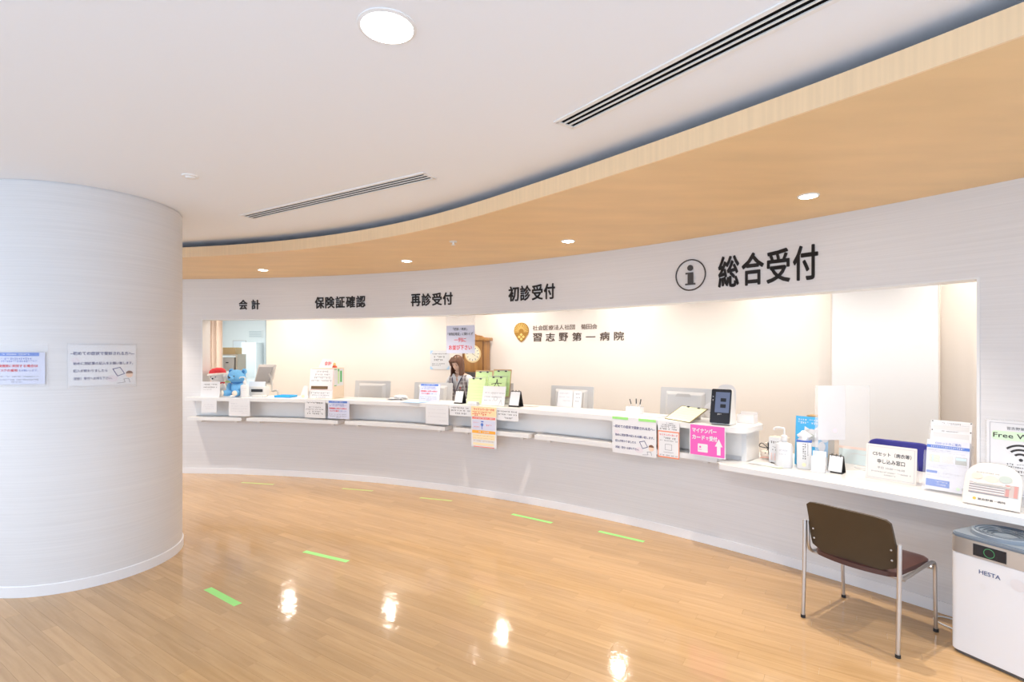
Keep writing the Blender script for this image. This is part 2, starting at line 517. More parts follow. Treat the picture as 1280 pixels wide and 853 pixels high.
# staff side: back wall, side walls, ceiling, and the room beyond
structure(arc_slab('wall_back', 11.6, 11.72, 1.84, 62, 0, 2.70, CREAM))
def wall_line(name, a, b, z0, z1, m, th=0.1):
    a, b = Vector((*a, 0)), Vector((*b, 0)); d = b - a; c = (a + b) / 2
    return structure(box(name, (c.x, c.y, (z0 + z1) / 2), (d.length, th, z1 - z0), m, rot=(0, 0, math.atan2(d.y, d.x))))
COOLW = mat('cool_white_paint', (0.86, 0.90, 0.90), 0.7)
wall_line('wall_left', (-4.66, 7.38), (-8.1, 13.2), 0, 2.70, CREAM)
wall_line('wall_far', (-8.6, 13.0), (-3.2, 13.0), 0, 2.70, COOLW)
wall_line('wall_right', (-4.30, 9.52), (-3.9, 13.0), 0, 2.70, COOLW)
a, b = pp(9.47, 60.5), pp(11.66, 60.5)
wall_line('wall_staff', (a.x, a.y), (b.x, b.y), 0, 2.70, CREAM)
bm = bmesh.new(); arc_slab_bm(bm, RW + 0.1, 11.7, -12, 64, 2.65, 2.70)
vs = [bm.verts.new(p) for p in ((-9, 9.0, 2.66), (-3.3, 9.0, 2.66), (-3.3, 13.2, 2.66), (-9, 13.2, 2.66))]
bm.faces.new(vs)
structure(fin('ceiling_staff', bm, CEIL))

# ------------------------------------------------------------------ counters
c = thing('reception_counter', 'long white curved reception counter running below the wall window', 'counter', pp(9.3, 25, 0))
def world_part(name, bm_or_obj, parent):
    o = bm_or_obj; o.parent = parent
    o.matrix_parent_inverse = Matrix.LocRotScale(parent.location, parent.rotation_euler, None).inverted()
    return o
# top with rounded right end
bm = bmesh.new(); arc_slab_bm(bm, 9.15, 9.60, 2.75, 45.9, 1.005, 1.05)
world_part('top', fin('counter_top', bm, COUNTER, smooth=True), c)
ts_ = [45.9 + k * 0.08 for k in range(0, 9)]
def endr(t, hi):
    u = max(0.0, (t - 45.9) / 0.64); rr = 0.10
    d = rr * (1 - math.sqrt(max(0.0, 1 - u * u)))
    return (9.60 - d) if hi else (9.15 + d)
bm = bmesh.new(); arc_slab_bm(bm, lambda t: endr(t, False), lambda t: endr(t, True), 45.9, 46.54, 1.005, 1.05, 10)
world_part('e', fin('counter_end', bm, COUNTER, smooth=True), c)
world_part('p', arc_slab('apron_panel', 9.30, 9.318, 3.1, 46.0, 0.80, 1.005, mat('apron_white', (0.84, 0.815, 0.79), 0.5)), c)
world_part('s', arc_slab('side_panel', 9.30, 9.56, 46.0, 46.25, 0.76, 1.005, COUNTER, n=2), c)

LED = [(3.0, 7.75), (8.2, 16.55), (17.2, 26.15), (26.9, 33.0), (33.45, 40.2), (40.6, 45.15)]
names = ['leftmost piece of the white bag ledge, below the plush toys', 'bag ledge piece under the blue tray and the slotted cream box',
         'bag ledge piece below the receptionist\'s left-hand monitors', 'bag ledge piece behind the hanging orange poster',
         'bag ledge piece below the monitor with two paper slips', 'rightmost bag ledge piece, below the pink card sign']
for (t0, t1), lb in zip(LED, names):
    tm = (t0 + t1) / 2
    o = thing('bag_ledge', lb, 'ledge', pp(9.24, tm, 0.745), R(-tm), 'white bag ledges under the counter')
    q = arc_slab('board', 9.15, 9.31, t0, t1, 0.745, 0.79, COUNTER); world_part('b', q, o)
    for tt in (t0 + 0.8, t1 - 0.8):
        q = arc_slab('bracket', 9.22, 9.31, tt - 0.12, tt + 0.12, 0.715, 0.745, COUNTER, n=1); world_part('b', q, o)

d = thing('consultation_desk', 'low white desk slab projecting from the wall behind the brown chair', 'desk', pp(9.2, 50, 0))
def desk_r(t):
    u = max(0.0, 1 - (t - 45.25) / 0.5)
    return 9.05 + 0.08 * (1 - math.sqrt(max(0.0, 1 - u * u)))
bm = bmesh.new(); arc_slab_bm(bm, desk_r, RW + 0.002, 45.25, 62, 0.72, 0.76, 60)
world_part('t', fin('desk_top', bm, COUNTER, smooth=True), d)
bm = bmesh.new(); arc_slab_bm(bm, RW, 9.95, 46.3, T_R - 0.1, 0.72, 0.76, 30)
world_part('t', fin('inner_top', bm, COUNTER), d)

s = thing('staff_desk', 'pale staff worktop hidden behind the reception counter under the monitors', 'desk', pp(9.9, 25, 0))
world_part('t', arc_slab('desk_top', 9.62, 10.02, 4.5, 45.8, 0.69, 0.72, COUNTER), s)
for tt in (5, 15, 25, 35, 45):
    world_part('l', arc_slab('side_panel', 9.65, 10.0, tt - 0.1, tt + 0.1, 0, 0.69, COUNTER, n=1), s)

# ------------------------------------------------------------------ lamps and ceiling fittings
WARM = (1.0, 0.91, 0.80); NEUT = (0.95, 0.97, 1.0); COOL = (0.93, 0.97, 1.0)
LENS_W = mat('lamp_lens_warm', (1, 1, 1), 0.4, emit=(1.0, 0.93, 0.82), estr=26)
LENS_S = mat('lamp_lens_staff', (1, 1, 1), 0.4, emit=(1.0, 0.93, 0.82), estr=55)
LENS_N = mat('lamp_lens_neutral', (1, 1, 1), 0.4, emit=(1.0, 0.98, 0.96), estr=16)
RIMM = mat('lamp_rim_white', (0.85, 0.84, 0.83), 0.4)
def downlight(name, label, x, y, z, rad, lens, watts, col, group, spot=150, soft=0.05, rim=0.022, aim=None, blend=0.5):
    t = thing(name, label, 'ceiling light', (x, y, z), 0, group)
    lathe('trim_ring', [(rad, 0.0), (rad + rim, 0.0), (rad + rim, -0.004), (rad, -0.008), (rad, 0.0)], RIMM, t, seg=32)
    lathe('lens', [(0.0, -0.003), (rad * 0.8, -0.003), (rad, -0.001)], lens, t, seg=32)
    L = lamp_data('bulb', 'SPOT', watts, col, soft, spot, blend)
    o = bpy.data.objects.new('bulb', L); COL.objects.link(o); o.parent = t; o.location = (0, 0, -0.02)
    if aim is not None: o.rotation_euler = aim
    return t
SL = [(-1.0, 'small round downlight in the wooden soffit hidden beyond the white column'),
      (11.9, 'small round downlight in the wooden soffit nearest the white column'),
      (24.9, 'small round soffit downlight above the receptionist side, second from the column'),
      (37.7, 'small round downlight in the soffit between 初診受付 and the information sign'),
      (50.5, 'rightmost small round soffit downlight in the picture, above the largest lettering'),
      (63.2, 'small round soffit downlight to the right of the photo frame')]
for th, lb in SL:
    p = pp(8.69, th); downlight('soffit_downlight', lb, p.x, p.y, Z_SOF, 0.052, LENS_W, SOFFIT_W, WARM, 'downlights in the wooden soffit', rim=0.012, soft=0.03, spot=96, blend=0.75)
HL = [(-0.447, 1.864, 'large round downlight in the white ceiling at the top of the picture'),
      (1.7, -0.9, 'large round ceiling downlight behind the camera on the right'),
      (-1.0, -1.0, 'large round ceiling downlight behind the camera'),
      (-3.2, 0.6, 'large round ceiling downlight left of the picture'),
      (-5.2, 2.6, 'large round ceiling downlight beyond the column on the left')]
for x, y, lb in HL:
    downlight('hall_downlight', lb, x, y, Z_CEIL, 0.092, LENS_N, HALL_W, NEUT, 'large downlights in the hall ceiling', soft=0.09, rim=0.012)
for k, th in enumerate((-4.0, 5.1, 14.5, 24.7, 34.1, 43.8, 52.9)):
    p = pp(11.15, th)
    downlight('staff_downlight', ['staff-side downlight over the curtain', 'staff-side downlight at the left end of the cream wall', 'staff-side downlight above the slotted cream box',
              'staff-side downlight above the gold emblem', 'staff-side downlight right of the hospital name', 'staff-side downlight left of the white screen',
              'staff-side downlight at the right end of the cream wall'][k], p.x, p.y, 2.65, 0.047, LENS_S, STAFF_W, WARM, 'downlights behind the reception window', soft=0.06, rim=0.012, spot=172)
for k, th in enumerate((6.0, 15.5, 25.0, 34.5, 44.0, 52.5, 0.9)):  # unseen second lamp row, added to brighten the staff side and curtain
    p = pp(10.15, th)
    downlight('fill_downlight', ['added fill downlight above the teddy bear', 'added fill downlight above the cream box monitor', 'added fill downlight above the receptionist', 'added fill downlight above the monitor with slips',
              'added fill downlight above the card reader', 'added fill downlight above the blue chair', 'added fill downlight beside the curtain'][k], p.x, p.y, 2.65, 0.06, LENS_W, FILL_W, WARM, 'added fill downlights over the staff worktop', soft=0.06, rim=0.012, spot=165)
# back-room fluorescent panel
t = thing('ceiling_panel_light', 'cool white fluorescent panel on the back room ceiling', 'ceiling light', (-5.9, 11.3, 2.655))
box('housing', (0, 0, -0.02), (1.2, 0.3, 0.04), RIMM, t)
box('diffuser', (0, 0, -0.045), (1.14, 0.24, 0.01), mat('tube_glow', (1, 1, 1), 0.5, emit=(0.9, 0.97, 1.0), estr=12), t)
L = bpy.data.lights.new('tube', 'AREA'); L.shape = 'RECTANGLE'; L.size = 1.1; L.size_y = 0.22; L.energy = ROOM_W; L.color = (0.86, 0.96, 1.0)
o = bpy.data.objects.new('tube', L); COL.objects.link(o); o.parent = t; o.location = (0, 0, -0.06)

def slot_diffuser(label, a, b):
    a, b = Vector((*a, 0)), Vector((*b, 0)); dv = b - a; Ln = dv.length; ang = math.atan2(dv.y, dv.x); cpos = (a + b) / 2
    t = thing('slot_diffuser', label, 'air vent', (cpos.x, cpos.y, Z_CEIL), ang, 'slot diffusers in the ceiling')
    W = 0.112
    bm = bmesh.new()
    for y in (-W / 2 - 0.004, W / 2 + 0.004): add_box(bm, (0, y, -0.003), (Ln + 0.03, 0.022, 0.008))
    for x in (-Ln / 2 - 0.004, Ln / 2 + 0.004): add_box(bm, (x, 0, -0.003), (0.022, W, 0.008))
    fin('frame', bm, RIMM, t)
    box('slot_shade', (0, 0, -0.0008), (Ln, W, 0.001), mat('slot_shade_black', (0.004, 0.004, 0.005), 0.9, spec=0.1), t)  # flat black sheet painted in place of the shade inside the slots
    for y in (-0.0175, 0.0175): box('blade', (0, y, -0.0035), (Ln, 0.0095, 0.005), RIMM, t)
    for y in (-0.050, 0.050): box('blade', (0, y, -0.0035), (Ln, 0.006, 0.005), RIMM, t)
slot_diffuser('three-slot air diffuser in the ceiling left of centre, nearer the column', (-2.27, 4.475), (-0.55, 3.43))
slot_diffuser('three-slot air diffuser in the ceiling at the upper right', (0.275, 2.66), (1.55, 0.993))
t = thing('smoke_detector', 'small white round detector on the ceiling beside the column', 'detector', (-2.128, 3.441, Z_CEIL))
lathe('base', [(0.0, 0.0), (0.05, 0.0), (0.05, -0.008), (0.0, -0.008)], RIMM, t)
lathe('sensor', [(0.032, -0.008), (0.026, -0.018), (0.0, -0.02)], RIMM, t)
p = pp(8.12, 31.8)
t = thing('sprinkler_head', 'small white sprinkler head in the wooden soffit', 'sprinkler', (p.x, p.y, Z_SOF))
lathe('escutcheon', [(0.0, 0.0), (0.035, 0.0), (0.033, -0.006), (0.0, -0.006)], RIMM, t)
cyl('nozzle', (0, 0, -0.018), 0.008, 0.024, RIMM, t); cyl('deflector', (0, 0, -0.031), 0.018, 0.003, RIMM, t)

# ------------------------------------------------------------------ lettering over the window
LETTER = mat('letter_charcoal', (0.045, 0.038, 0.036), 0.4)
def header_sign(name, text, th0, th1, z0, z1, label):
    tm = (th0 + th1) / 2
    t = at(name, label, 'sign', RW - 0.001, tm, (z0 + z1) / 2)
    n = len(text); span = R(th1 - th0) * RW
    hgt = z1 - z0; gap = 0.12 if n > 2 else 0.5
    w = span / (n + gap * (n - 1))
    for k, ch in enumerate(text):
        xc = -span / 2 + w / 2 + k * w * (1 + gap)
        q = writing('character', ch, -w / 2, w / 2, -hgt / 2, hgt / 2, LETTER, t, bold=0.020, depth=0.008)
        dth = math.degrees(xc / RW)
        q.location = (xc, -(RW - RW * math.cos(R(dth))) , 0); q.rotation_euler = (0, 0, -R(dth))
header_sign('wall_lettering', '会計', 6.84, 8.71, 2.232, 2.366, 'dark raised characters 会計 above the plush toys')
header_sign('wall_lettering', '保険証確認', 13.76, 18.38, 2.228, 2.382, 'dark raised characters 保険証確認 on the header wall')
header_sign('wall_lettering', '再診受付', 22.51, 26.15, 2.218, 2.370, 'dark raised characters 再診受付 above the receptionist')
header_sign('wall_lettering', '初診受付', 30.81, 34.40, 2.218, 2.386, 'dark raised characters 初診受付 above the gold emblem')
header_sign('wall_lettering', '総合受付', 44.77, 49.46, 2.196, 2.462, 'largest dark raised characters, 総合受付, right of the information symbol')
t = at('information_symbol', 'dark letter i inside a thin ring on the header wall', 'sign', RW - 0.008, 43.26, 2.334)
bm = bmesh.new(); add_tube(bm, [(0.134 * math.cos(2 * math.pi * k / 48), 0, 0.134 * math.sin(2 * math.pi * k / 48)) for k in range(48)], 0.0055, 8, closed=True)
fin('ring', bm, LETTER, t, smooth=True)
prism('dot', circ(0.026, 24, 0, 0.062), 0.008, LETTER, t, (0, -0.008, 0))
prism('stem', [(-0.045, -0.088), (0.045, -0.088), (0.045, -0.074), (0.026, -0.074), (0.026, 0.022), (-0.042, 0.022), (-0.042, 0.008), (-0.022, 0.008), (-0.022, -0.074), (-0.045, -0.074)], 0.008, LETTER, t, (0, -0.008, 0))

# hospital name on the cream wall
BROWN = mat('letter_brown', (0.22, 0.14, 0.10), 0.5)
t = at('hospital_name', 'brown raised lettering 習志野第一病院 on the cream wall', 'sign', 11.598, 29.95, 1.80)
w0 = R(33.59 - 26.30) * 11.6
def curved_chars(t, text, x0, x1, z0, z1, m, bold, gap, name='character'):
    n = len(text); w = (x1 - x0) / (n + gap * (n - 1))
    for k, ch in enumerate(text):
        if ch == '　': continue
        xc = x0 + w / 2 + k * w * (1 + gap)
        hh = z1 - z0
        a, b = z0, z1
        if ch == '一': a, b = z0 + hh * 0.42, z0 + hh * 0.52
        q = writing(name, ch, -w / 2, w / 2, a, b, m, t, bold=bold, depth=0.006)
        dth = xc / 11.598
        q.location = (xc, -(11.598 - 11.598 * math.cos(dth)), 0); q.rotation_euler = (0, 0, -dth)
curved_chars(t, '習志野第一病院', -w0 / 2, w0 / 2, 0.025, 0.155, BROWN, 0.012, 0.45)
curved_chars(t, '社会医療法人社団　菊田会', -w0 / 2, w0 * 0.22, 0.20, 0.275, BROWN, 0.0, 0.10)
t = at('gold_emblem', 'gold chrysanthemum emblem on the cream wall left of the hospital name', 'emblem', 11.597, 25.33, 1.815)
out = circ(0.128, 22, 0, 0.185, a0=-30, a1=210) + [(-0.05, 0.035), (0, 0.0), (0.05, 0.035)]
prism('shield', out, 0.01, GOLD, t, (0, -0.010, 0))
for k in range(15):
    a = R(-8 + 196 * k / 14)
    ca, sa = math.cos(a), math.sin(a)
    prism('petal', [(0.045 * ca - 0.003 * sa, 0.17 + 0.045 * sa + 0.003 * ca), (0.045 * ca + 0.003 * sa, 0.17 + 0.045 * sa - 0.003 * ca), (0.118 * ca + 0.0042 * sa, 0.185 + 0.118 * sa - 0.0042 * ca), (0.118 * ca - 0.0042 * sa, 0.185 + 0.118 * sa + 0.0042 * ca)], 0.004, GOLDL, t, (0, -0.014, 0))
for (x, z) in ((0, 0.05), (-0.036, 0.086), (0.036, 0.086), (0, 0.122)):
    prism('lozenge', [(x, z - 0.024), (x + 0.026, z), (x, z + 0.024), (x - 0.026, z)], 0.004, GOLDL, t, (0, -0.014, 0))

# ------------------------------------------------------------------ notices
def sheet(t, w, h, m=PAPER, name='sheet', z0=0.0, y=0.0):
    """paper hanging in the x-z plane, bottom at z0"""
    return prism(name, rect(-w / 2, w / 2, z0, z0 + h), 0.0012, m, t, (0, y, 0))

def curled(t, w, h, m, z0=0.0, bow=0.012):
    """a limp sheet whose lower edge lifts forward a little"""
    bm = bmesh.new(); nx, nz = 6, 8; V = []
    for d in (0.0, 0.0008):
        V.append([[bm.verts.new((-w / 2 + w * i / nx, d - bow * (1 - j / nz) ** 2 - 0.3 * bow * math.sin(3.1 * i / nx) * (1 - j / nz), z0 + h * j / nz)) for i in range(nx + 1)] for j in range(nz + 1)])
    for L_ in V:
        for j in range(nz):
            for i in range(nx): bm.faces.new((L_[j][i], L_[j][i + 1], L_[j + 1][i + 1], L_[j + 1][i]))
    A, B = V
    for i in range(nx):
        bm.faces.new((A[0][i], A[0][i + 1], B[0][i + 1], B[0][i])); bm.faces.new((A[nz][i], A[nz][i + 1], B[nz][i + 1], B[nz][i]))
    for j in range(nz):
        bm.faces.new((A[j][0], A[j + 1][0], B[j + 1][0], B[j][0])); bm.faces.new((A[j][nx], A[j + 1][nx], B[j + 1][nx], B[j][nx]))
    return fin('sheet', bm, m, t, smooth=True)

SKIN_PRINT = mat('print_skin', (0.85, 0.62, 0.48), 0.6)
BLUSH = mat('print_blush', (0.77, 0.71, 0.75), 0.55)
def first_visit(t, w, h):
    """the 'first visit' notice: four lines and a child writing"""
    X = lambda u: (u - 0.5) * w
    Z = lambda v: v * h
    writing('heading', '~初めての症状で受診される方へ~', X(0.03), X(0.97), Z(0.75), Z(0.84), INKN, t, 0.02)
    writing('printed_text', '始めに問診票の記入をお願い致します。', X(0.07), X(0.95), Z(0.51), Z(0.585), INKN, t, 0.012)
    writing('printed_text', '記入が終わりましたら', X(0.07), X(0.55), Z(0.33), Z(0.405), INKN, t, 0.012)
    writing('printed_text', '（初診）受付へお持ち下さい。', X(0.07), X(0.62), Z(0.14), Z(0.215), INKN, t, 0.012)
    ink('blush_patch', [circ(0.09 * w, 16, X(0.62), Z(0.16), sz=0.7)], BLUSH, t, layer=-0.6)
    ink('blush_patch', [circ(0.06 * w, 16, X(0.1), Z(0.62), sz=0.9)], BLUSH, t, layer=-0.6)
    ink('clipboard_drawing', line_outs([(X(0.63), Z(0.40)), (X(0.74), Z(0.44)), (X(0.81), Z(0.28)), (X(0.70), Z(0.22)), (X(0.63), Z(0.40))], 0.012 * w), INKN, t)
    ink('child_face', [circ(0.058 * w, 20, X(0.89), Z(0.25))], SKIN_PRINT, t)
    ink('child_hair', [circ(0.062 * w, 14, X(0.89), Z(0.265), a0=10, a1=170)], mat('print_hair', (0.2, 0.1, 0.06), 0.6), t, layer=1)
    ink('child_body', line_outs([(X(0.70), Z(0.04)), (X(0.82), Z(0.06)), (X(0.80), Z(0.14)), (X(0.88), Z(0.15)), (X(0.9), Z(0.05))], 0.008 * w), INKG, t)

def mask_notice(t, w, h):
    X = lambda u: (u - 0.5) * w
    Z = lambda v: v * h
    ink('blue_band', [rect(X(0.03), X(0.90), Z(0.88), Z(0.99))], BLUEBAND, t)
    dashes('band_text', [(X(0.18), X(0.72), Z(0.935), 0.05 * h)], PAPER, t, layer=1, seed=3)
    dashes('printed_text', [(X(0.15), X(0.75), Z(0.80), 0.06 * h), (X(0.08), X(0.85), Z(0.72), 0.06 * h)], INKB, t, seed=4)
    writing('red_text', '医療機関に来院する場合は', X(0.05), X(0.88), Z(0.53), Z(0.62), INKR, t, 0.022)
    writing('red_text', 'マスクの着用', X(0.08), X(0.5), Z(0.39), Z(0.48), INKR, t, 0.022)
    writing('printed_text', 'をお願いします。', X(0.53), X(0.88), Z(0.40), Z(0.46), INKB, t)
    dashes('printed_text', [(X(0.05), X(0.9), Z(0.24), 0.045 * h), (X(0.05), X(0.9), Z(0.14), 0.045 * h), (X(0.38), X(0.6), Z(0.07), 0.045 * h)], INKG, t, seed=5)

def rows_notice(t, w, h, rows, seed=1, m=INKG):
    dashes('printed_text', [((a - 0.5) * w, (b - 0.5) * w, v * h, s * h) for a, b, v, s in rows], m, t, seed=seed)

# two notices taped to the column (the column faces bend them slightly, so each is set tangent to it)
for ang, w, h, z, kind, lb in ((-84.0, 0.31, 0.215, 1.437, 'mask', 'laminated blue and red mask notice on the white column, at the picture edge'),
                               (-42.3, 0.385, 0.285, 1.418, 'first', 'first-visit notice in a clear sleeve on the white column')):
    a = R(ang); rr = COLR + 0.012
    t = thing('notice', lb, 'notice', (COLX + rr * math.cos(a), COLY + rr * math.sin(a), z), a + R(90))
    # bend around the column
    def bent(name, ww, z0, z1, off, m):
        bm = bmesh.new(); n = 10; rows = []
        for k in range(n + 1):
            x = -ww / 2 + ww * k / n; b = x / COLR
            y = rr * (1 - math.cos(b)) + off
            rows.append((bm.verts.new((rr * math.sin(b), y, z0)), bm.verts.new((rr * math.sin(b), y, z1)), bm.verts.new((rr * math.sin(b), y + 0.0012, z1)), bm.verts.new((rr * math.sin(b), y + 0.0012, z0))))
        for A, B in zip(rows, rows[1:]):
            for k in range(4): bm.faces.new((A[k], A[(k + 1) % 4], B[(k + 1) % 4], B[k]))
        bm.faces.new(rows[0]); bm.faces.new(rows[-1])
        return fin(name, bm, m, t, smooth=True)
    bent('sheet', w, 0, h, 0.002, LILAC if kind == 'mask' else PAPER)
    bent('clear_sleeve', w * (1.13 if kind == 'mask' else 1.03), -0.02, h * (1.25 if kind == 'mask' else 1.04), -0.004, SLEEVE)
    before = set(t.children)
    (mask_notice if kind == 'mask' else first_visit)(t, w, h)
    for o in t.children:
        if o in before: continue
        bmx = bmesh.new(); bmx.from_mesh(o.data)
        bmesh.ops.subdivide_edges(bmx, edges=[e for e in bmx.edges if abs(e.verts[0].co.x - e.verts[1].co.x) > 0.03], cuts=6)
        for v in bmx.verts:
            b = v.co.x / COLR; v.co.y += rr * (1 - math.cos(b)) + 0.0015; v.co.x = rr * math.sin(b)
        bmx.to_mesh(o.data); bmx.free()

RF = 9.148
def hang(label, th, w, z0, z1, r=RF, m=PAPER, group='papers taped to the counter edge', limp=False, name='notice', tilt=0.0):
    t = at(name, label, 'notice', r - 0.004, th, z0, group, tilt)
    (curled if limp else sheet)(t, w, z1 - z0, m)
    return t
t = hang('small white slip taped under the counter below the plush toys', 4.91, 0.215, 0.856, 1.02, limp=False)
rows_notice(t, 0.215, 0.164, [(0.2, 0.85, 0.62, 0.05), (0.15, 0.85, 0.45, 0.05), (0.2, 0.85, 0.30, 0.05)], 11, INKL)
t = hang('white note sheet with flared lower corners below the blue teddy bear', 7.62, 0.30, 0.81, 1.03, limp=False)
rows_notice(t, 0.30, 0.22, [(0.1, 0.4, 0.75, 0.05), (0.1, 0.9, 0.6, 0.03), (0.1, 0.9, 0.45, 0.03), (0.1, 0.9, 0.3, 0.03), (0.6, 0.9, 0.18, 0.03)], 12, INKL)
t = hang('white notice with black lines below the slotted cream box', 14.5, 0.30, 0.815, 1.04)
rows_notice(t, 0.30, 0.225, [(0.1, 0.9, 0.85, 0.09), (0.2, 0.8, 0.6, 0.06), (0.06, 0.92, 0.48, 0.06), (0.2, 0.75, 0.36, 0.07), (0.12, 0.9, 0.24, 0.08)], 13, INK)
t = hang('blue-banded mask notice taped to the counter edge below the cream box', 16.67, 0.31, 0.815, 1.04, m=LILAC)
mask_notice(t, 0.31, 0.225)
t = hang('blank-looking white sheet taped to the counter below the blue paper', 25.5, 0.315, 0.815, 1.03)
rows_notice(t, 0.315, 0.215, [(0.1, 0.9, 0.8, 0.03), (0.1, 0.9, 0.6, 0.03), (0.1, 0.9, 0.4, 0.03), (0.6, 0.9, 0.2, 0.03)], 14, INKL)
t = hang('white three-line strip left of the orange poster', 27.53, 0.30, 0.93, 1.045)
rows_notice(t, 0.30, 0.115, [(0.06, 0.94, 0.78, 0.13), (0.06, 0.94, 0.52, 0.13), (0.25, 0.75, 0.24, 0.15)], 15, INK)
t = hang('white three-line strip right of the orange poster', 31.34, 0.285, 0.915, 1.04)
rows_notice(t, 0.285, 0.125, [(0.06, 0.94, 0.78, 0.12), (0.1, 0.94, 0.52, 0.12), (0.25, 0.75, 0.22, 0.15)], 16, INK)

# orange poster
OR1 = mat('poster_peach', (0.93, 0.72, 0.42), 0.5); OR2 = mat('poster_orange', (0.90, 0.42, 0.06), 0.5); OR3 = mat('poster_sand', (0.90, 0.76, 0.48), 0.5)
SALM = mat('poster_salmon', (0.85, 0.22, 0.18), 0.5)
w, h = 0.33, 0.45
t = hang('long orange and white leaflet poster hanging down over the bag ledge', 29.5, w, 0.60, 1.05, r=9.135, group=None, name='poster')
ink('peach_block', [rect(-w / 2, w / 2, h * 0.76, h)], OR1, t)
writing('red_text', 'マイナンバーカードの', -w * 0.40, w * 0.42, h * 0.905, h * 0.965, INKR, t, 0.022, layer=1)
dashes('printed_text', [(-w * 0.45, w * 0.35, h * 0.86, 0.045 * h), (-w * 0.45, w * 0.2, h * 0.80, 0.06 * h)], INKR, t, layer=1, seed=21)
ink('red_bar', [rect(-w * 0.46, w * 0.46, h * 0.69, h * 0.745)], SALM, t)
dashes('bar_text', [(-w * 0.38, w * 0.38, h * 0.717, 0.03 * h)], PAPER, t, layer=1, seed=22)
ink('pale_panel', [rect(-w * 0.46, w * 0.46, h * 0.43, h * 0.67)], LILAC, t)
ink('figure_drawing', [circ(0.018, 14, -w * 0.06, h * 0.56), rect(-w * 0.075, -w * 0.045, h * 0.45, h * 0.55), rect(-w * 0.1, 0, h * 0.62, h * 0.65)], BLUEBAND, t, layer=1)
dashes('printed_text', [(-w * 0.4, -w * 0.15, h * 0.6, 0.03 * h), (-w * 0.4, -w * 0.15, h * 0.5, 0.03 * h), (w * 0.1, w * 0.4, h * 0.55, 0.045 * h)], SALM, t, layer=1, seed=23)
ink('orange_bar', [rect(-w * 0.46, w * 0.46, h * 0.34, h * 0.415)], OR2, t)
dashes('bar_text', [(-w * 0.2, w * 0.3, h * 0.378, 0.04 * h)], PAPER, t, layer=1, seed=24)
ink('sand_panel', [rect(-w * 0.44, w * 0.44, h * 0.19, h * 0.32), rect(-w * 0.42, w * 0.40, h * 0.05, h * 0.11)], OR3, t)
dashes('printed_text', [(-w * 0.4, w * 0.4, h * 0.155, 0.03 * h), (-w * 0.4, w * 0.4, h * 0.285, 0.02 * h), (-w * 0.4, w * 0.4, h * 0.225, 0.02 * h)], CARDB, t, layer=1, seed=25)
ink('red_edge', [rect(-w * 0.40, w * 0.42, h * 0.0, h * 0.02)], SALM, t)

# large first-visit notice, red-bordered notice, pink card notice
w, h = 0.44, 0.335
t = hang('large first-visit notice held by two strips of green tape', 40.4, w, 0.712, 1.047, r=9.146, group=None)
first_visit(t, w, h * 0.94)
for x0, x1 in ((-0.5, -0.13), (0.11, 0.49)):
    ink('green_tape', [rect(x0 * w, x1 * w, h * 0.94, h * 1.012)], GREEN_T, t, layer=1)
w, h = 0.20, 0.32
t = hang('narrow notice with an orange-red frame beside the large first-visit notice', 42.50, w, 0.728, 1.048, r=9.146, group=None)
rows_notice(t, w, h, [(0.3, 0.75, 0.95, 0.03), (0.2, 0.8, 0.90, 0.035), (0.15, 0.85, 0.85, 0.035), (0.1, 0.9, 0.79, 0.05)], 31, INK)
ORB = mat('frame_orange', (0.86, 0.28, 0.14), 0.5)
ink('orange_frame', [rect(-w / 2, w / 2, h * 0.705, h * 0.735), rect(-w / 2, w / 2, 0, h * 0.035), rect(-w / 2, -w * 0.46, 0, h * 0.72), rect(w * 0.46, w / 2, 0, h * 0.72)], ORB, t)
writing('red_text', 'マイナンバーカード', -w * 0.42, w * 0.42, h * 0.60, h * 0.66, INKR, t, 0.022)
rows_notice(t, w, h, [(0.2, 0.8, 0.54, 0.05), (0.1, 0.9, 0.47, 0.03), (0.1, 0.9, 0.07, 0.03)], 32, INK)
ink('card_drawing', line_outs([(-0.03, 0.07), (0.03, 0.07), (0.03, 0.12), (-0.03, 0.12), (-0.03, 0.07)], 0.003) + line_outs([(-0.045, 0.05), (0.045, 0.05)], 0.003), INKG, t)
w, h = 0.305, 0.265
PINK = mat('notice_pink', (0.82, 0.12, 0.48), 0.45)
t = hang('bright pink notice with white arrow and card below the card reader', 44.68, w, 0.788, 1.053, r=9.135, group=None, m=PAPER)
ink('pink_field', [rect(-w * 0.475, w * 0.475, h * 0.03, h * 0.97)], PINK, t)
writing('white_text', 'マイナンバー', -w * 0.42, w * 0.26, h * 0.73, h * 0.88, PAPER, t, 0.045, layer=1)
writing('white_text', 'カード', -w * 0.42, -w * 0.06, h * 0.51, h * 0.66, PAPER, t, 0.045, layer=1)
writing('white_text', 'で', -w * 0.04, w * 0.04, h * 0.53, h * 0.62, PAPER, t, 0.045, layer=1)
writing('white_text', '受付', w * 0.06, w * 0.28, h * 0.50, h * 0.66, PAPER, t, 0.045, layer=1)
ink('arrow', [[(w * 0.27, h * 0.10), (w * 0.37, h * 0.10), (w * 0.37, h * 0.36), (w * 0.27, h * 0.36)], [(w * 0.215, h * 0.36), (w * 0.425, h * 0.36), (w * 0.32, h * 0.60)]], PAPER, t, layer=1)
ink('card_drawing', [rrect(w * 0.28, h * 0.26, 0.006, 4, -w * 0.12, h * 0.26)], PAPER, t, layer=1)
ink('card_marks', [circ(0.009, 10, -w * 0.19, h * 0.29), rect(-w * 0.235, -w * 0.15, h * 0.2, h * 0.215)], PINK, t, layer=2)

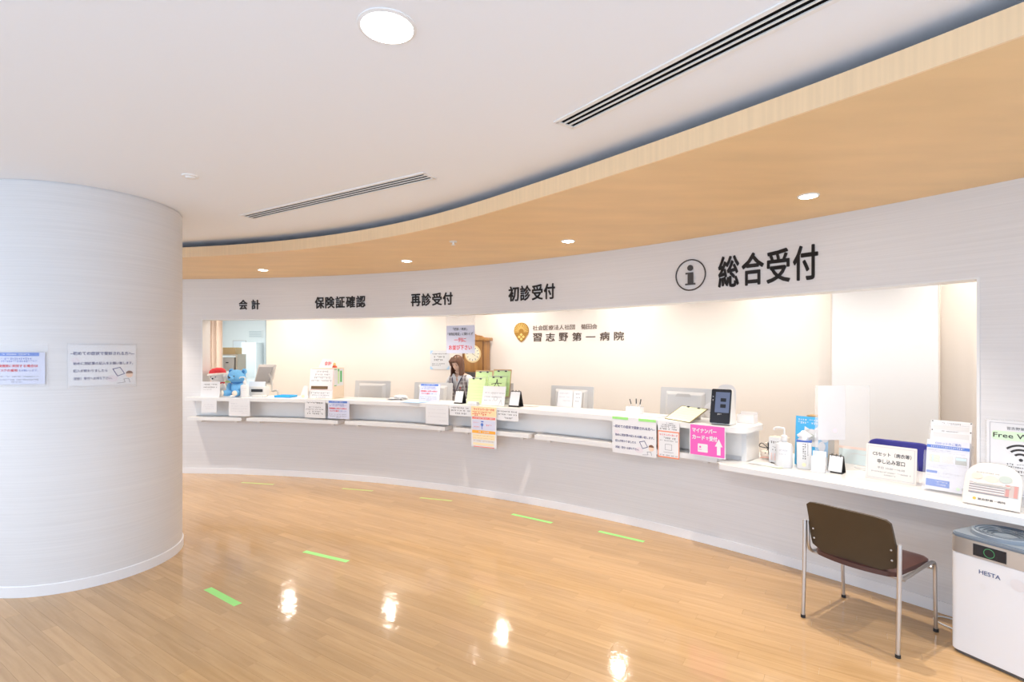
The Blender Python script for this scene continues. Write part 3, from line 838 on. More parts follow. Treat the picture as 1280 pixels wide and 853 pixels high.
# notice hung on threads from the window head
w, h = 0.40, 0.335
t = at('hanging_notice', 'white hanging notice with red lettering in front of the receptionist', 'notice', 9.44, 26.34, 1.642)
sheet(t, w, h, LILAC)
writing('printed_text', '「初診 / 再診」', -w * 0.26, w * 0.24, h * 0.82, h * 0.92, INK, t, 0.01)
writing('printed_text', '「保険証確認」に関わらず', -w * 0.45, w * 0.44, h * 0.64, h * 0.75, INK, t, 0.006)
writing('red_text', '一列に', -w * 0.22, w * 0.20, h * 0.40, h * 0.56, INKR, t, 0.022)
writing('red_text', 'お並び下さい', -w * 0.41, w * 0.40, h * 0.12, h * 0.30, INKR, t, 0.022)
prism('clear_film', rect(-w * 0.52, w * 0.52, -0.01, Z_HEAD - 1.642 - 0.013), 0.001, mat('clear_film', (0.95, 0.96, 1), 0.1, alpha=0.06), t, (0, 0.003, 0))

# paper on the cream wall beside the clock
t = at('wall_notice', 'white notice with pale blue corners on the cream wall behind the receptionist', 'notice', 11.59, 18.02, 1.365)
sheet(t, 0.36, 0.32)
rows_notice(t, 0.36, 0.32, [(0.1, 0.9, 0.82, 0.06), (0.2, 0.85, 0.66, 0.09), (0.2, 0.7, 0.50, 0.09), (0.1, 0.75, 0.30, 0.05), (0.1, 0.6, 0.22, 0.05)], 41, INK)
ink('blue_corner', [[(-0.18, 0.32), (-0.18, 0.25), (-0.12, 0.32)], [(0.18, 0), (0.18, 0.07), (0.12, 0)], [(-0.18, 0), (-0.18, 0.06), (-0.12, 0)]], mat('print_sky', (0.45, 0.68, 0.9), 0.5), t)

# Wi-Fi notice on the right wall
w, h = 0.30, 0.43
t = at('wifi_notice', 'laminated free Wi-Fi notice with black fan symbol on the right wall', 'notice', RW - 0.008, 56.15, 0.82)
sheet(t, w * 1.04, h * 1.03, CLEAR, 'laminate', z0=-h * 0.015, y=0.002)
sheet(t, w, h, PAPER)
ink('border', line_outs([(-w * 0.45, h * 0.03), (w * 0.45, h * 0.03), (w * 0.45, h * 0.97), (-w * 0.45, h * 0.97), (-w * 0.45, h * 0.03)], 0.003), INKL, t)
writing('printed_text', '習志野第一病院', -w * 0.2, w * 0.25, h * 0.885, h * 0.925, INK, t)
ink('green_band', [rrect(w * 0.84, h * 0.12, 0.015, 5, 0, h * 0.80)], mat('print_pale_green', (0.68, 0.86, 0.62), 0.5), t)
writing('heading', 'Free Wi-Fi', -w * 0.40, w * 0.32, h * 0.77, h * 0.835, INK, t, 0.006, layer=1)
for k, rr_ in enumerate((0.03, 0.055, 0.08)):
    ringo('wifi_arc', rr_, rr_ + 0.011, INK, t, 0, h * 0.485, a0=45, a1=135, n=16)
ink('wifi_dot', [circ(0.009, 16, 0, h * 0.49)], INK, t)
rows_notice(t, w, h, [(0.3, 0.75, 0.42, 0.025), (0.1, 0.92, 0.385, 0.022), (0.15, 0.85, 0.33, 0.03), (0.15, 0.85, 0.28, 0.03)], 42, INK)

# green floor tape
TAPES = [((-2.127, 3.634), (-1.792, 3.40), 0.052, 'green floor tape strip nearest the white column'),
         ((-1.722, 4.313), (-1.296, 4.104), 0.045, 'green floor tape strip between the column and the counter'),
         ((0.0, 5.309), (0.387, 5.035), 0.045, 'green floor tape strip along the counter below the orange poster side'),
         ((0.801, 4.799), (1.151, 4.535), 0.045, 'green floor tape strip nearest the low desk'),
         ((-1.045, 5.909), (-0.667, 5.782), 0.04, 'faded green floor tape strip, third from the right along the counter'),
         ((-2.058, 6.309), (-1.66, 6.199), 0.04, 'faded green floor tape strip below the slotted cream box'),
         ((-3.432, 6.60), (-2.98, 6.50), 0.04, 'yellowed green floor tape strip farthest left along the counter')]
TAPE_OLD = mat('green_tape_worn', (0.55, 0.62, 0.22), 0.6)
for k, (a, b, wd, lb) in enumerate(TAPES):
    a, b = Vector((*a, 0)), Vector((*b, 0)); dv = b - a; cpos = (a + b) / 2
    o = box('floor_tape', (cpos.x, cpos.y, 0.0004), (dv.length, wd, 0.0008), GREEN_T if k < 4 else TAPE_OLD, rot=(0, 0, math.atan2(dv.y, dv.x)))
    setp(o, lb, 'floor tape', 'green tape strips on the floor')

# ------------------------------------------------------------------ things on the counter
ZC, ZD = 1.0505, 0.7605
def monitor(label, th, r, ztop, w, h, tilt, turn=0, notch=False):
    z0 = 0.7205
    t = at('monitor', label, 'monitor', r, th, z0, 'monitors seen from behind the counter', turn=turn)
    top = ztop - z0
    bz = top - h
    prism('panel', rrect(w, h, 0.012, 4, 0, h / 2), 0.022, WPLAST, t, (0, 0, bz), (R(-tilt), 0, 0), 0.003)
    prism('screen', rect(-w / 2 + 0.015, w / 2 - 0.015, 0.015, h - 0.015), 0.002, DPLAST, t, (0, 0.0225 + math.sin(R(tilt)) * 0.0, bz), (R(-tilt), 0, 0))
    # raised back cover, tapering towards the hall
    bm = bmesh.new(); W1, W2, H1, H2 = w * 0.78, w * 0.66, h * 0.86, h * 0.70; ys = (0.0, -0.035)
    vs = []
    for (ww, z1, z2, y) in ((W1, h * 0.05, h * 0.90, 0.0), (W2, h * 0.10, h * 0.80, -0.035)):
        vs.append([bm.verts.new(p) for p in ((-ww / 2, y, z1), (ww / 2, y, z1), (ww / 2, y, z2), (-ww / 2, y, z2))])
    for k in range(4): bm.faces.new((vs[0][k], vs[0][(k + 1) % 4], vs[1][(k + 1) % 4], vs[1][k]))
    bm.faces.new(vs[1]); bm.faces.new(vs[0])
    bmesh.ops.recalc_face_normals(bm, faces=bm.faces)
    bmesh.ops.bevel(bm, geom=bm.edges[:], offset=0.005, segments=2, affect='EDGES')
    fin('back_cover', bm, WPLAST, t, (0, 0, bz), (R(-tilt), 0, 0), smooth=True)
    if notch:
        prism('handle_recess', [(-w * 0.16, h * 0.76), (w * 0.16, h * 0.76), (w * 0.12, h * 0.84), (-w * 0.12, h * 0.84)], 0.004, GPLAST, t, (0, -0.052, bz), (R(-tilt), 0, 0))
    box('stand_neck', (0, -0.005, bz / 2 + 0.06), (0.07, 0.03, bz + 0.10), WPLAST, t, 0.004)
    prism('stand_base', rrect(0.24, 0.20, 0.04, 5), 0.014, WPLAST, t, (0, 0.02, 0.0), (R(90), 0, 0))
    return t
monitor('white monitor seen from behind, right of the slotted cream box', 16.66, 9.90, 1.258, 0.56, 0.36, 6)
monitor('white monitor half hidden by the blue-banded notice beside the receptionist', 22.3, 9.86, 1.253, 0.58, 0.36, 6)
monitor('white monitor seen from behind with two paper slips in front', 33.67, 9.90, 1.262, 0.55, 0.36, 6)
monitor('white monitor with a handle recess behind the yellow clipboard', 41.35, 9.90, 1.296, 0.53, 0.37, 6, notch=True)

# plush toys
FUR_B = streak_mat('plush_blue', (0.17, 0.46, 0.78), (260, 260, 260), 0.25, 0.95, 0.6, 'obj')
FUR_D = mat('plush_dark_blue', (0.05, 0.22, 0.52), 0.95)
FUR_W = streak_mat('plush_white', (0.82, 0.76, 0.70), (260, 260, 260), 0.1, 0.95, 0.6, 'obj')
FUR_R = streak_mat('plush_red', (0.72, 0.05, 0.06), (260, 260, 260), 0.2, 0.95, 0.6, 'obj')
FUR_C = mat('plush_cream', (0.80, 0.72, 0.62), 0.95)
t = at('teddy_bear', 'sky blue plush teddy bear sitting on the counter', 'plush toy', 9.36, 6.45, ZC + 0.007, turn=-8)
ball('body', (0, 0.02, 0.10), 0.10, FUR_B, t, (1.0, 0.85, 1.05))
h = ball('head', (0.0, 0.0, 0.265), 0.108, FUR_B, t, (1.12, 0.95, 0.88))
for s in (-1, 1):
    e = ball('ear', (s * 0.105, 0.02, 0.335), 0.040, FUR_B, t, (1, 0.55, 1)); ball('ear_lining', (0, -0.016, 0), 0.024, FUR_D, e, (1, 0.5, 1))
    ball('arm', (s * 0.085, -0.045, 0.125), 0.038, FUR_B, t, (0.85, 0.9, 1.7), (R(-35), R(s * 18), 0))
    L = ball('leg', (s * 0.075, -0.09, 0.045), 0.046, FUR_B, t, (0.9, 1.5, 0.95), (0, 0, R(s * 22)))
    ball('foot_pad', (s * 0.020 * 0, -0.062, 0.004), 0.038, FUR_C, L, (0.9, 0.35, 0.95))
    ball('eye', (s * 0.045, -0.100, 0.275), 0.008, DPLAST, t)
sn = ball('snout', (0, -0.105, 0.245), 0.040, FUR_B, t, (1.1, 0.8, 0.8)); ball('nose', (0, -0.030, 0.012), 0.014, DPLAST, sn, (1.3, 0.8, 0.9))
tube('neck_ribbon', [(0.075 * math.cos(2 * math.pi * k / 20), 0.02 + 0.06 * math.sin(2 * math.pi * k / 20) - 0.01, 0.185) for k in range(20)], 0.011, FUR_D, t, 8, closed=True)

t = at('plush_toy', 'white plush toy in a red knit cap at the far left counter end', 'plush toy', 9.42, 4.55, ZC + 0.003, turn=-10)
ball('body', (0, 0.02, 0.10), 0.095, FUR_W, t, (1.0, 0.85, 1.08))
ball('head', (0.0, 0.0, 0.255), 0.098, FUR_W, t, (1.05, 0.95, 0.92))
lathe('cap', [(0.106, 0.0), (0.108, 0.03), (0.095, 0.07), (0.06, 0.095), (0.0, 0.105)], FUR_R, t, (-0.01, 0.005, 0.285), (R(4), R(-5), 0))
tube('cap_brim', [(0.110 * math.cos(2 * math.pi * k / 28) - 0.01, 0.11 * math.sin(2 * math.pi * k / 28), 0.292 + 0.008 * math.cos(2 * math.pi * k / 28)) for k in range(28)], 0.019, FUR_W, t, 10, closed=True)
ball('pompom', (0.125, -0.015, 0.275), 0.026, FUR_W, t)
for s in (-1, 1):
    ball('ear', (s * 0.102, 0.01, 0.235), 0.030, FUR_C, t, (0.6, 0.8, 1.3), (0, R(s * 15), 0))
    ball('arm', (s * 0.085, -0.04, 0.13), 0.032, FUR_W, t, (0.85, 0.9, 1.6), (R(-30), R(s * 18), 0))
    ball('leg', (s * 0.07, -0.075, 0.042), 0.042, FUR_W, t, (0.9, 1.4, 0.95), (0, 0, R(s * 20)))
    ball('eye', (s * 0.038, -0.088, 0.262), 0.007, DPLAST, t)
ball('nose', (0, -0.098, 0.24), 0.011, DPLAST, t)
tube('collar', [(0.07 * math.cos(2 * math.pi * k / 20), 0.01 + 0.058 * math.sin(2 * math.pi * k / 20), 0.178) for k in range(20)], 0.012, FUR_R, t, 8, closed=True)
# leaning notice in front of it
t = at('counter_card', 'tall white notice card standing before the plush in the red cap', 'notice', 9.20, 4.75, ZC, tilt=-4)
sheet(t, 0.27, 0.21)
rows_notice(t, 0.27, 0.21, [(0.15, 0.85, 0.82, 0.07), (0.15, 0.85, 0.64, 0.07), (0.15, 0.6, 0.5, 0.03)], 51, INK)
prism('easel_back', [(-0.02, 0), (0.02, 0), (0.01, 0.15), (-0.01, 0.15)], 0.002, PAPER, t, (0, 0.045, 0.005), (R(15), 0, 0))

def pump_bottle(label, r, th, z, s=1.0, turn=25, flat=0.62):
    t = at('pump_bottle', label, 'bottle', r, th, z, 'hand sanitizer pump bottles', turn=turn)
    lathe('bottle', [(0.0, 0.0), (0.046 * s, 0.0), (0.050 * s, 0.006 * s), (0.050 * s, 0.14 * s), (0.044 * s, 0.155 * s), (0.018 * s, 0.165 * s), (0.016 * s, 0.175 * s), (0.0, 0.175 * s)], mat('bottle_frost', (0.74, 0.74, 0.75), 0.3), t, squash=flat)
    lathe('collar', [(0.0, 0.175 * s), (0.020 * s, 0.175 * s), (0.019 * s, 0.205 * s), (0.009 * s, 0.212 * s), (0.0, 0.212 * s)], WPLAST, t)
    tube('pump_nozzle', smooth_path([(0, 0, 0.205 * s), (0, 0, 0.248 * s), (-0.012 * s, 0, 0.256 * s), (-0.05 * s, 0, 0.256 * s), (-0.062 * s, 0, 0.240 * s)], 4), 0.0062 * s, WPLAST, t)
    dashes('label_print', [(-0.025 * s, 0.025 * s, 0.115 * s, 0.010 * s), (-0.025 * s, 0.025 * s, 0.09 * s, 0.008 * s)], INKL, t, seed=6).location.y = -0.050 * s * flat - 0.001
    return t
pump_bottle('white pump bottle in front of the blue teddy bear', 9.27, 7.55, ZC, 1.05)

# customer display with note and monitor behind it at the accounting window
t = at('cash_display', 'white desktop display box with a black readout beside the pump bottle', 'display', 9.47, 8.0, ZC)
box('body', (0, 0, 0.075), (0.24, 0.12, 0.12), WPLAST, t, 0.006)
box('foot', (0, 0, 0.0075), (0.20, 0.12, 0.015), WPLAST, t, 0.003)
prism('readout', rect(-0.085, 0.085, 0.06, 0.10), 0.003, DPLAST, t, (0.01, -0.062, 0))
prism('note', rect(-0.12, 0.12, 0.0, 0.07), 0.001, mat('paper_bluish', (0.72, 0.78, 0.86), 0.5), t, (0, -0.055, 0.135), (R(-20), 0, 0))
t = at('keypad', 'small white keypad lying on the counter before the display box', 'keypad', 9.30, 8.75, ZC)
box('body', (0, 0, 0.012), (0.17, 0.09, 0.024), WPLAST, t, 0.004)
box('keys', (0, -0.005, 0.026), (0.13, 0.06, 0.006), mat('key_grey', (0.6, 0.58, 0.56), 0.5), t, 0.002)
t = at('tilted_monitor', 'grey tilted touch monitor behind the display box', 'monitor', 9.85, 6.65, 0.7205, turn=-14)
prism('panel', rrect(0.32, 0.30, 0.012, 4, 0, 0.15), 0.03, mat('monitor_beige', (0.66, 0.62, 0.58), 0.45), t, (0, 0.03, 0.47), (R(-18), 0, 0), 0.003)
prism('back_plate', rect(-0.13, 0.13, 0.03, 0.26), 0.01, mat('monitor_grey', (0.40, 0.38, 0.37), 0.5), t, (0, 0.018, 0.47), (R(-18), 0, 0))
tube('stand_arm', smooth_path([(0.10, 0.06, 0.62), (0.17, 0.05, 0.50), (0.22, 0.0, 0.38), (0.33, 0.0, 0.36), (0.33, 0, 0.0)], 5), 0.014, GPLAST, t)
prism('stand_base', rrect(0.3, 0.2, 0.03, 4, 0.25, 0), 0.015, GPLAST, t, (0, 0, 0.0), (R(90), 0, 0))
o = at('coin_tray', 'flat bright blue coin tray on the counter', 'tray', 9.36, 10.9, ZC)
TRAYB = mat('tray_blue', (0.03, 0.42, 0.85), 0.4)
box('base', (0, 0, 0.004), (0.24, 0.16, 0.008), TRAYB, o, 0.002)
for (cx_, cy_, sx_, sy_) in ((0, -0.076, 0.24, 0.008), (0, 0.076, 0.24, 0.008), (-0.116, 0, 0.008, 0.16), (0.116, 0, 0.008, 0.16)):
    box('rim', (cx_, cy_, 0.014), (sx_, sy_, 0.028), TRAYB, o, 0.002)

# accounting box with a slot
PEACH = mat('box_peach', (0.86, 0.70, 0.54), 0.6)
t = at('slot_box', 'tall cream deposit box with a slot and a 会計 card on top', 'box', 9.24, 14.55, ZC)
w, hh, dd = 0.36, 0.40, 0.27
bm = bmesh.new()
pts = [(0, 0), (dd, 0), (dd, hh), (0.055, hh)]
A = [bm.verts.new((-w / 2, y, z)) for y, z in pts]; B = [bm.verts.new((w / 2, y, z)) for y, z in pts]
for k in range(4): bm.faces.new((A[k], A[(k + 1) % 4], B[(k + 1) % 4], B[k]))
bm.faces.new(A); bm.faces.new(B)
fin('body', bm, PEACH, t)
lean = -math.degrees(math.atan2(0.055, hh))
fr = prism('front_sheet', rect(-w * 0.49, w * 0.49, 0.005, hh - 0.005), 0.0015, PAPER, t, (0, -0.002, 0), (R(lean), 0, 0))
dashes('printed_text', [(-0.08, 0.10, 0.355, 0.022), (-0.10, 0.11, 0.315, 0.022), (-0.11, 0.12, 0.275, 0.022), (-0.15, 0.15, 0.235, 0.020)], INKG, fr, seed=61)
dashes('printed_text', [(-0.14, 0.14, 0.075, 0.02), (-0.12, 0.14, 0.045, 0.016), (-0.06, 0.08, 0.018, 0.014)], INKG, fr, seed=62)
prism('slot', rect(-0.145, 0.10, 0.125, 0.165), 0.003, mat('slot_brown', (0.16, 0.09, 0.04), 0.7), fr, (0, -0.003, 0))
ink('pink_line', [rect(-0.15, 0.17, 0.112, 0.117), rect(-0.16, 0.17, hh - 0.012, hh - 0.006), rect(0.165, 0.17, 0.115, hh - 0.006)], mat('print_salmon', (0.85, 0.45, 0.40), 0.6), fr)
GRN = mat('print_green', (0.10, 0.50, 0.16), 0.5); GRNL = mat('print_green_light', (0.60, 0.80, 0.45), 0.5)
sd = prism('side_leaflet', rect(0.02, 0.23, 0.165, hh - 0.012), 0.0015, PAPER, t, (w / 2 + 0.001, 0.02, 0), (0, 0, R(90)))
ink('green_panel', [rect(0.10, 0.135, 0.19, 0.36)], GRNL, sd); ink('green_bar', [rect(0.155, 0.195, 0.21, 0.36), rect(0.02, 0.07, 0.165, 0.175), rect(0.02, 0.08, 0.375, 0.385), rect(0.10, 0.135, 0.35, 0.385)], GRN, sd)
cd = prism('top_card', [(-0.09, 0), (0.11, 0), (0.12, 0.12), (-0.05, 0.12)], 0.002, PAPER, t, (0.0, 0.10, hh), (R(-12), 0, 0))
writing('red_text', '会計', -0.01, 0.095, 0.03, 0.085, INKR, cd, 0.02)
t = at('small_ornament', 'tiny red and yellow ornament on top of the slotted box', 'ornament', 9.40, 15.2, ZC + 0.401)
lathe('base', [(0.0, 0.0), (0.032, 0.0), (0.034, 0.012), (0.02, 0.026), (0.0, 0.026)], mat('ornament_red', (0.80, 0.10, 0.05), 0.5), t)
lathe('top', [(0.016, 0.026), (0.018, 0.045), (0.010, 0.062), (0.0, 0.065)], mat('ornament_yellow', (0.90, 0.65, 0.25), 0.5), t)
t = at('side_flyer', 'narrow white flyer with an orange corner leaning on the slotted box', 'flyer', 9.20, 13.2, ZC, tilt=-8)
prism('sheet', [(-0.06, 0), (0.05, 0), (0.05, 0.17), (-0.01, 0.17)], 0.0015, PAPER, t)
ink('orange_corner', [circ(0.025, 12, -0.01, 0.03, sz=0.7)], OR3, t)

# loose papers
def papers(label, r, th, n, w, dpt, z=ZC, seed=0, m=PAPER):
    rnd = random.Random(seed)
    t = at('paper_stack', label, 'papers', r, th, z)
    for k in range(n):
        plate('page', rect(-w / 2, w / 2, -dpt / 2, dpt / 2), m, t, (rnd.uniform(-0.02, 0.02), rnd.uniform(-0.02, 0.02), k * 0.0022), (0, 0, R(rnd.uniform(-14, 14))))
    return t
t = papers('crumpled pile of white papers between two monitors', 9.46, 20.75, 9, 0.20, 0.16, seed=3)
bm = bmesh.new(); bmesh.ops.create_icosphere(bm, subdivisions=3, radius=0.07)
rn = random.Random(5)
for v in bm.verts: v.co = Vector((v.co.x * 1.3, v.co.y, v.co.z * 0.28)) * (1 + rn.uniform(-0.14, 0.14))
fin('crumpled_sheet', bm, PAPER, t, (0.03, 0.02, 0.036))
o = papers('light blue sheets lying in front of the receptionist\'s monitor', 9.245, 23.2, 3, 0.27, 0.17, seed=4, m=mat('paper_sky', (0.45, 0.66, 0.92), 0.5))
papers('thin white slips beside the monitor near the cream box', 9.42, 17.6, 2, 0.26, 0.10, seed=6)
papers('cream slip on the counter right of the black desk calendar', 9.45, 32.2, 3, 0.16, 0.10, seed=7, m=PAPERW)
papers('thin white papers on the counter before the two-slip monitor', 9.36, 35.8, 2, 0.30, 0.20, seed=8)
papers('thin sheets lying right of the acrylic pen box', 9.42, 40.7, 2, 0.22, 0.2, seed=9)

# mask notice on a clear stand beside the receptionist
t = at('standing_notice', 'blue-banded mask notice standing in front of the receptionist\'s monitor', 'notice', 9.40, 23.75, ZC, tilt=-10)
sheet(t, 0.29, 0.215, LILAC); mask_notice(t, 0.29, 0.215)
prism('stand', [(-0.05, 0), (0.05, 0), (0.02, 0.15), (-0.02, 0.15)], 0.002, CLEAR, t, (0, 0.045, 0.008), (R(22), 0, 0))

def desk_calendar(label, r, th, z, s=1.0, turn=0):
    t = at('desk_calendar', label, 'calendar', r, th, z, 'small easel desk calendars', turn=turn)
    w, h = 0.12 * s, 0.165 * s
    prism('front_panel', rect(-w / 2, w / 2, 0, h), 0.002, BLACKM, t, (0, -0.05 * s, 0.0005), (R(-17), 0, 0))
    prism('back_panel', rect(-w / 2, w / 2, 0, h), 0.002, BLACKM, t, (0, 0.05 * s, 0.0005), (R(17), 0, 0))
    prism('page', rect(-w * 0.46, w * 0.46, h * 0.10, h * 0.97), 0.002, PAPER, t, (0, -0.053 * s, 0.0005), (R(-17), 0, 0))
    box('base', (0, 0, 0.002), (w, 0.10 * s, 0.003), BLACKM, t)
    for k in (-1, 0, 1):
        bm = bmesh.new(); add_tube(bm, [(k * w * 0.3, 0.012 * math.cos(a), h * 0.955 + 0.012 * math.sin(a)) for a in [2 * math.pi * q / 12 for q in range(12)]], 0.0018, 6, closed=True)
        fin('ring', bm, BLACKM, t)
    return t
desk_calendar('black easel calendar in front of the receptionist', 9.33, 26.75, ZC, 0.95)
desk_calendar('black easel calendar right of the green clipboards', 9.33, 31.35, ZC, 1.08)
desk_calendar('black easel calendar on the low desk beside the clear partition', 9.42, 50.0, ZD, 0.80)

# clipboards with green forms
GREENP = mat('paper_green', (0.66, 0.86, 0.42), 0.55); YELP = mat('paper_yellow_green', (0.86, 0.90, 0.55), 0.55)
def clipboard(label, r, th, z, tilt, turn=0, w=0.235, h=0.33, boardm=CARDB, pm=GREENP, group='clipboards with green forms', roll=0.0):
    t = at('clipboard', label, 'clipboard', r, th, z, group, tilt, turn)
    if roll: t.rotation_euler = (R(tilt), R(roll), R(-th + turn))
    prism('board', rrect(w, h, 0.008, 3, 0, h / 2), 0.003, boardm, t)
    f = prism('form', rect(-w * 0.46, w * 0.46, 0.008, h * 0.945), 0.001, pm, t, (0, -0.0015, 0))
    outs = [rect(-w * 0.42, w * 0.42, h * v, h * v + 0.0018) for v in (0.2, 0.32, 0.44, 0.5, 0.62, 0.74)]
    ink('form_lines', outs, mat('print_form_green', (0.42, 0.62, 0.25), 0.6), f)
    for s in (-1, 1):
        box('clip', (s * w * 0.2, -0.006, h * 0.93), (0.025, 0.008, 0.014), DPLAST, t, 0.002)
    box('clip_bar', (0, -0.004, h * 0.955), (w * 0.62, 0.004, 0.006), CHROME, t)
    return t
clipboard('wood-backed clipboard with green form, rear left of the group', 9.50, 27.95, ZC + 0.068, -12, 6, 0.23, 0.325)
clipboard('wood-backed clipboard with green form, rear right of the group', 9.50, 29.45, ZC + 0.083, -12, 4, 0.24, 0.325)
clipboard('front clipboard with a full green form beside the black calendar', 9.33, 27.95, ZC, -16, 8, 0.225, 0.325, boardm=CLEAR)
clipboard('clipboard with a green form and handwritten mark behind the white notice', 9.42, 29.3, ZC + 0.005, -13, 3, 0.25, 0.335, boardm=CLEAR)
t = at('clipboard_rest', 'low white rack carrying the rear green clipboards', 'rack', 9.52, 28.7, ZC)
box('tray', (0, 0.03, 0.03), (0.50, 0.10, 0.06), WPLAST, t, 0.004); box('back_rest', (0, 0.075, 0.12), (0.50, 0.008, 0.24), WPLAST, t, 0.003)
# brush mark and glasses cord on the green form: a black cord loop
t = at('cord_loop', 'loop of thin black cord lying over the green form', 'cord', 9.415, 29.55, ZC + 0.235)
tube('cord', smooth_path([(-0.07, 0, -0.06), (-0.01, -0.01, 0.02), (0.0, -0.01, 0.06), (0.01, -0.01, 0.0), (0.05, -0.01, -0.05)], 6), 0.004, BLACKM, t, 6)
tube('cord_bar', smooth_path([(-0.08, -0.006, 0.0), (0.0, -0.012, 0.012), (0.06, -0.008, 0.008)], 5), 0.004, BLACKM, t, 6)
w, h = 0.30, 0.225
t = at('standing_notice', 'white first-visit notice on a clear stand in front of the green clipboards', 'notice', 9.24, 29.8, ZC, tilt=-12)
prism('sheet', rect(-w / 2, w / 2, 0.008, h), 0.0015, PAPER, t)
rows_notice(t, w, h, [(0.1, 0.95, 0.66, 0.05), (0.1, 0.85, 0.46, 0.05), (0.1, 0.5, 0.28, 0.05)], 71, INKG)
ink('child_drawing', line_outs([(0.03 + 0.022 * math.cos(a), 0.085 + 0.022 * math.sin(a)) for a in [2 * math.pi * k / 12 for k in range(13)]], 0.003) + line_outs([(0.08, 0.02), (0.1, 0.075), (0.12, 0.02)], 0.003), INKG, t)
prism('stand', [(-0.05, 0), (0.05, 0), (0.02, 0.16), (-0.02, 0.16)], 0.003, CLEAR, t, (0, 0.05, 0.01), (R(24), 0, 0))
t = at('paper_slips', 'small white slip box in front of the green clipboards', 'box', 9.22, 28.3, ZC)
box('tray', (0, 0, 0.015), (0.13, 0.06, 0.03), WPLAST, t, 0.003); box('slips', (0, 0, 0.034), (0.12, 0.05, 0.012), PAPER, t)
t = at('ink_pad', 'small black stamp pad with a red knob beside the calendar', 'stamp pad', 9.50, 30.7, ZC)
box('pad', (0, 0, 0.02), (0.10, 0.07, 0.04), DPLAST, t, 0.004); ball('red_knob', (-0.02, 0, 0.058), 0.020, FUR_R, t); ball('yellow_knob', (0.025, 0.01, 0.055), 0.016, mat('knob_yellow', (0.9, 0.7, 0.2), 0.5), t)

# paper slips before monitor
t = at('paper_slip', 'two white handwritten slips propped against the monitor', 'paper', 9.58, 34.55, ZC, tilt=-10)
prism('slip', rect(-0.15, 0.035, 0, 0.185), 0.001, PAPER, t)
prism('slip', rect(0.045, 0.145, 0, 0.185), 0.001, PAPER, t, (0, 0.001, 0))
dashes('handwriting', [(-0.13, 0.0, 0.15, 0.014), (-0.13, 0.0, 0.11, 0.012), (-0.08, 0.02, 0.07, 0.014)], INKL, t, seed=81)
dashes('handwriting', [(0.06, 0.13, 0.15, 0.014), (0.06, 0.13, 0.11, 0.014), (0.07, 0.12, 0.07, 0.014)], INKG, t, seed=82)

# acrylic pen box with pens
t = at('acrylic_box', 'clear acrylic pen box on the counter', 'pen holder', 9.45, 39.5, ZC)
for (c_, s_) in (((0, -0.038, 0.035), (0.15, 0.003, 0.07)), ((0, 0.038, 0.035), (0.15, 0.003, 0.07)), ((-0.0735, 0, 0.035), (0.003, 0.073, 0.07)), ((0.0735, 0, 0.035), (0.003, 0.073, 0.07)), ((0, 0, 0.0015), (0.144, 0.073, 0.003))):
    box('wall_pane', c_, s_, mat('acrylic_frost', (0.95, 0.95, 0.97), 0.1, alpha=0.45), t)
for k, (x, a, b) in enumerate(((-0.01, -14, 6), (0.02, -4, -5), (0.045, 10, 4), (0.03, 14, -3))):
    p = at('pen', ['short dark pen, leftmost in the acrylic box', 'black upright pen in the acrylic box', 'dark pen leaning right in the acrylic box', 'grey pen leaning farthest right in the acrylic box'][k], 'pen', 9.45, 39.5 + math.degrees(x / 9.45), ZC + 0.004, 'pens in the acrylic box')
    p.rotation_euler = (R(b), R(a), R(-39.5))
    tube('barrel', [(0, 0, 0), (0, 0, 0.12)], 0.004, WPLAST, p, 8); tube('cap', [(0, 0, 0.095), (0, 0, 0.145)], 0.0052, DPLAST if k < 3 else INKG, p, 8)

# clipboard lying tilted, round card sign, cut-out card, card reader
t = clipboard('dark clipboard with a pale yellow form lying tilted on the counter', 9.215, 42.75, ZC + 0.002, -62, -24, 0.33, 0.235, boardm=mat('clip_brown', (0.16, 0.12, 0.05), 0.5), pm=YELP, group=None)
t = at('paper_riser', 'stack of cream forms propping the tilted clipboard', 'papers', 9.42, 42.95, ZC)
for k in range(12): plate('page', rect(-0.09, 0.09, -0.04, 0.04), PAPERW, t, (0, 0, k * 0.004), (0, 0, R((k % 5) * 4 - 20)))
t = at('cutout_card', 'white round-edged card sign behind the card reader', 'sign', 9.52, 44.3, ZC, tilt=-6)
out = circ(0.105, 24, -0.03, 0.08, sx=1.15, sz=0.78)
prism('round_card', out, 0.003, PAPER, t, (0, 0, 0))
prism('tall_card', rrect(0.17, 0.30, 0.07, 6, 0.03, 0.17), 0.003, PAPER, t, (0.02, 0.006, 0))
dashes('printed_text', [(-0.10, 0.03, 0.11, 0.014), (-0.11, 0.05, 0.085, 0.014), (-0.09, 0.03, 0.06, 0.014)], INKG, t, seed=91)
prism('easel_back', [(-0.02, 0), (0.02, 0), (0.01, 0.15), (-0.01, 0.15)], 0.002, PAPER, t, (0, 0.055, 0.007), (R(20), 0, 0))

READ_B = mat('reader_glass', (0.012, 0.014, 0.02), 0.12)
t = at('card_reader', 'white face card reader with a black touch screen front', 'card reader', 9.20, 45.15, ZC, turn=4)
w = 0.165
bm = bmesh.new(); pts = [(0.0, 0.012), (0.0, 0.02), (0.055, 0.285), (0.075, 0.298), (0.10, 0.288), (0.155, 0.03), (0.155, 0.0), (0.03, 0.0)]
A = [bm.verts.new((-w / 2, y, z)) for y, z in pts]; B = [bm.verts.new((w / 2, y, z)) for y, z in pts]
for k in range(len(pts)): bm.faces.new((A[k], A[(k + 1) % len(pts)], B[(k + 1) % len(pts)], B[k]))
bm.faces.new(A); bm.faces.new(B)
bmesh.ops.recalc_face_normals(bm, faces=bm.faces)
bmesh.ops.bevel(bm, geom=bm.edges[:], offset=0.005, segments=2, affect='EDGES')
fin('housing', bm, WPLAST, t, smooth=True)
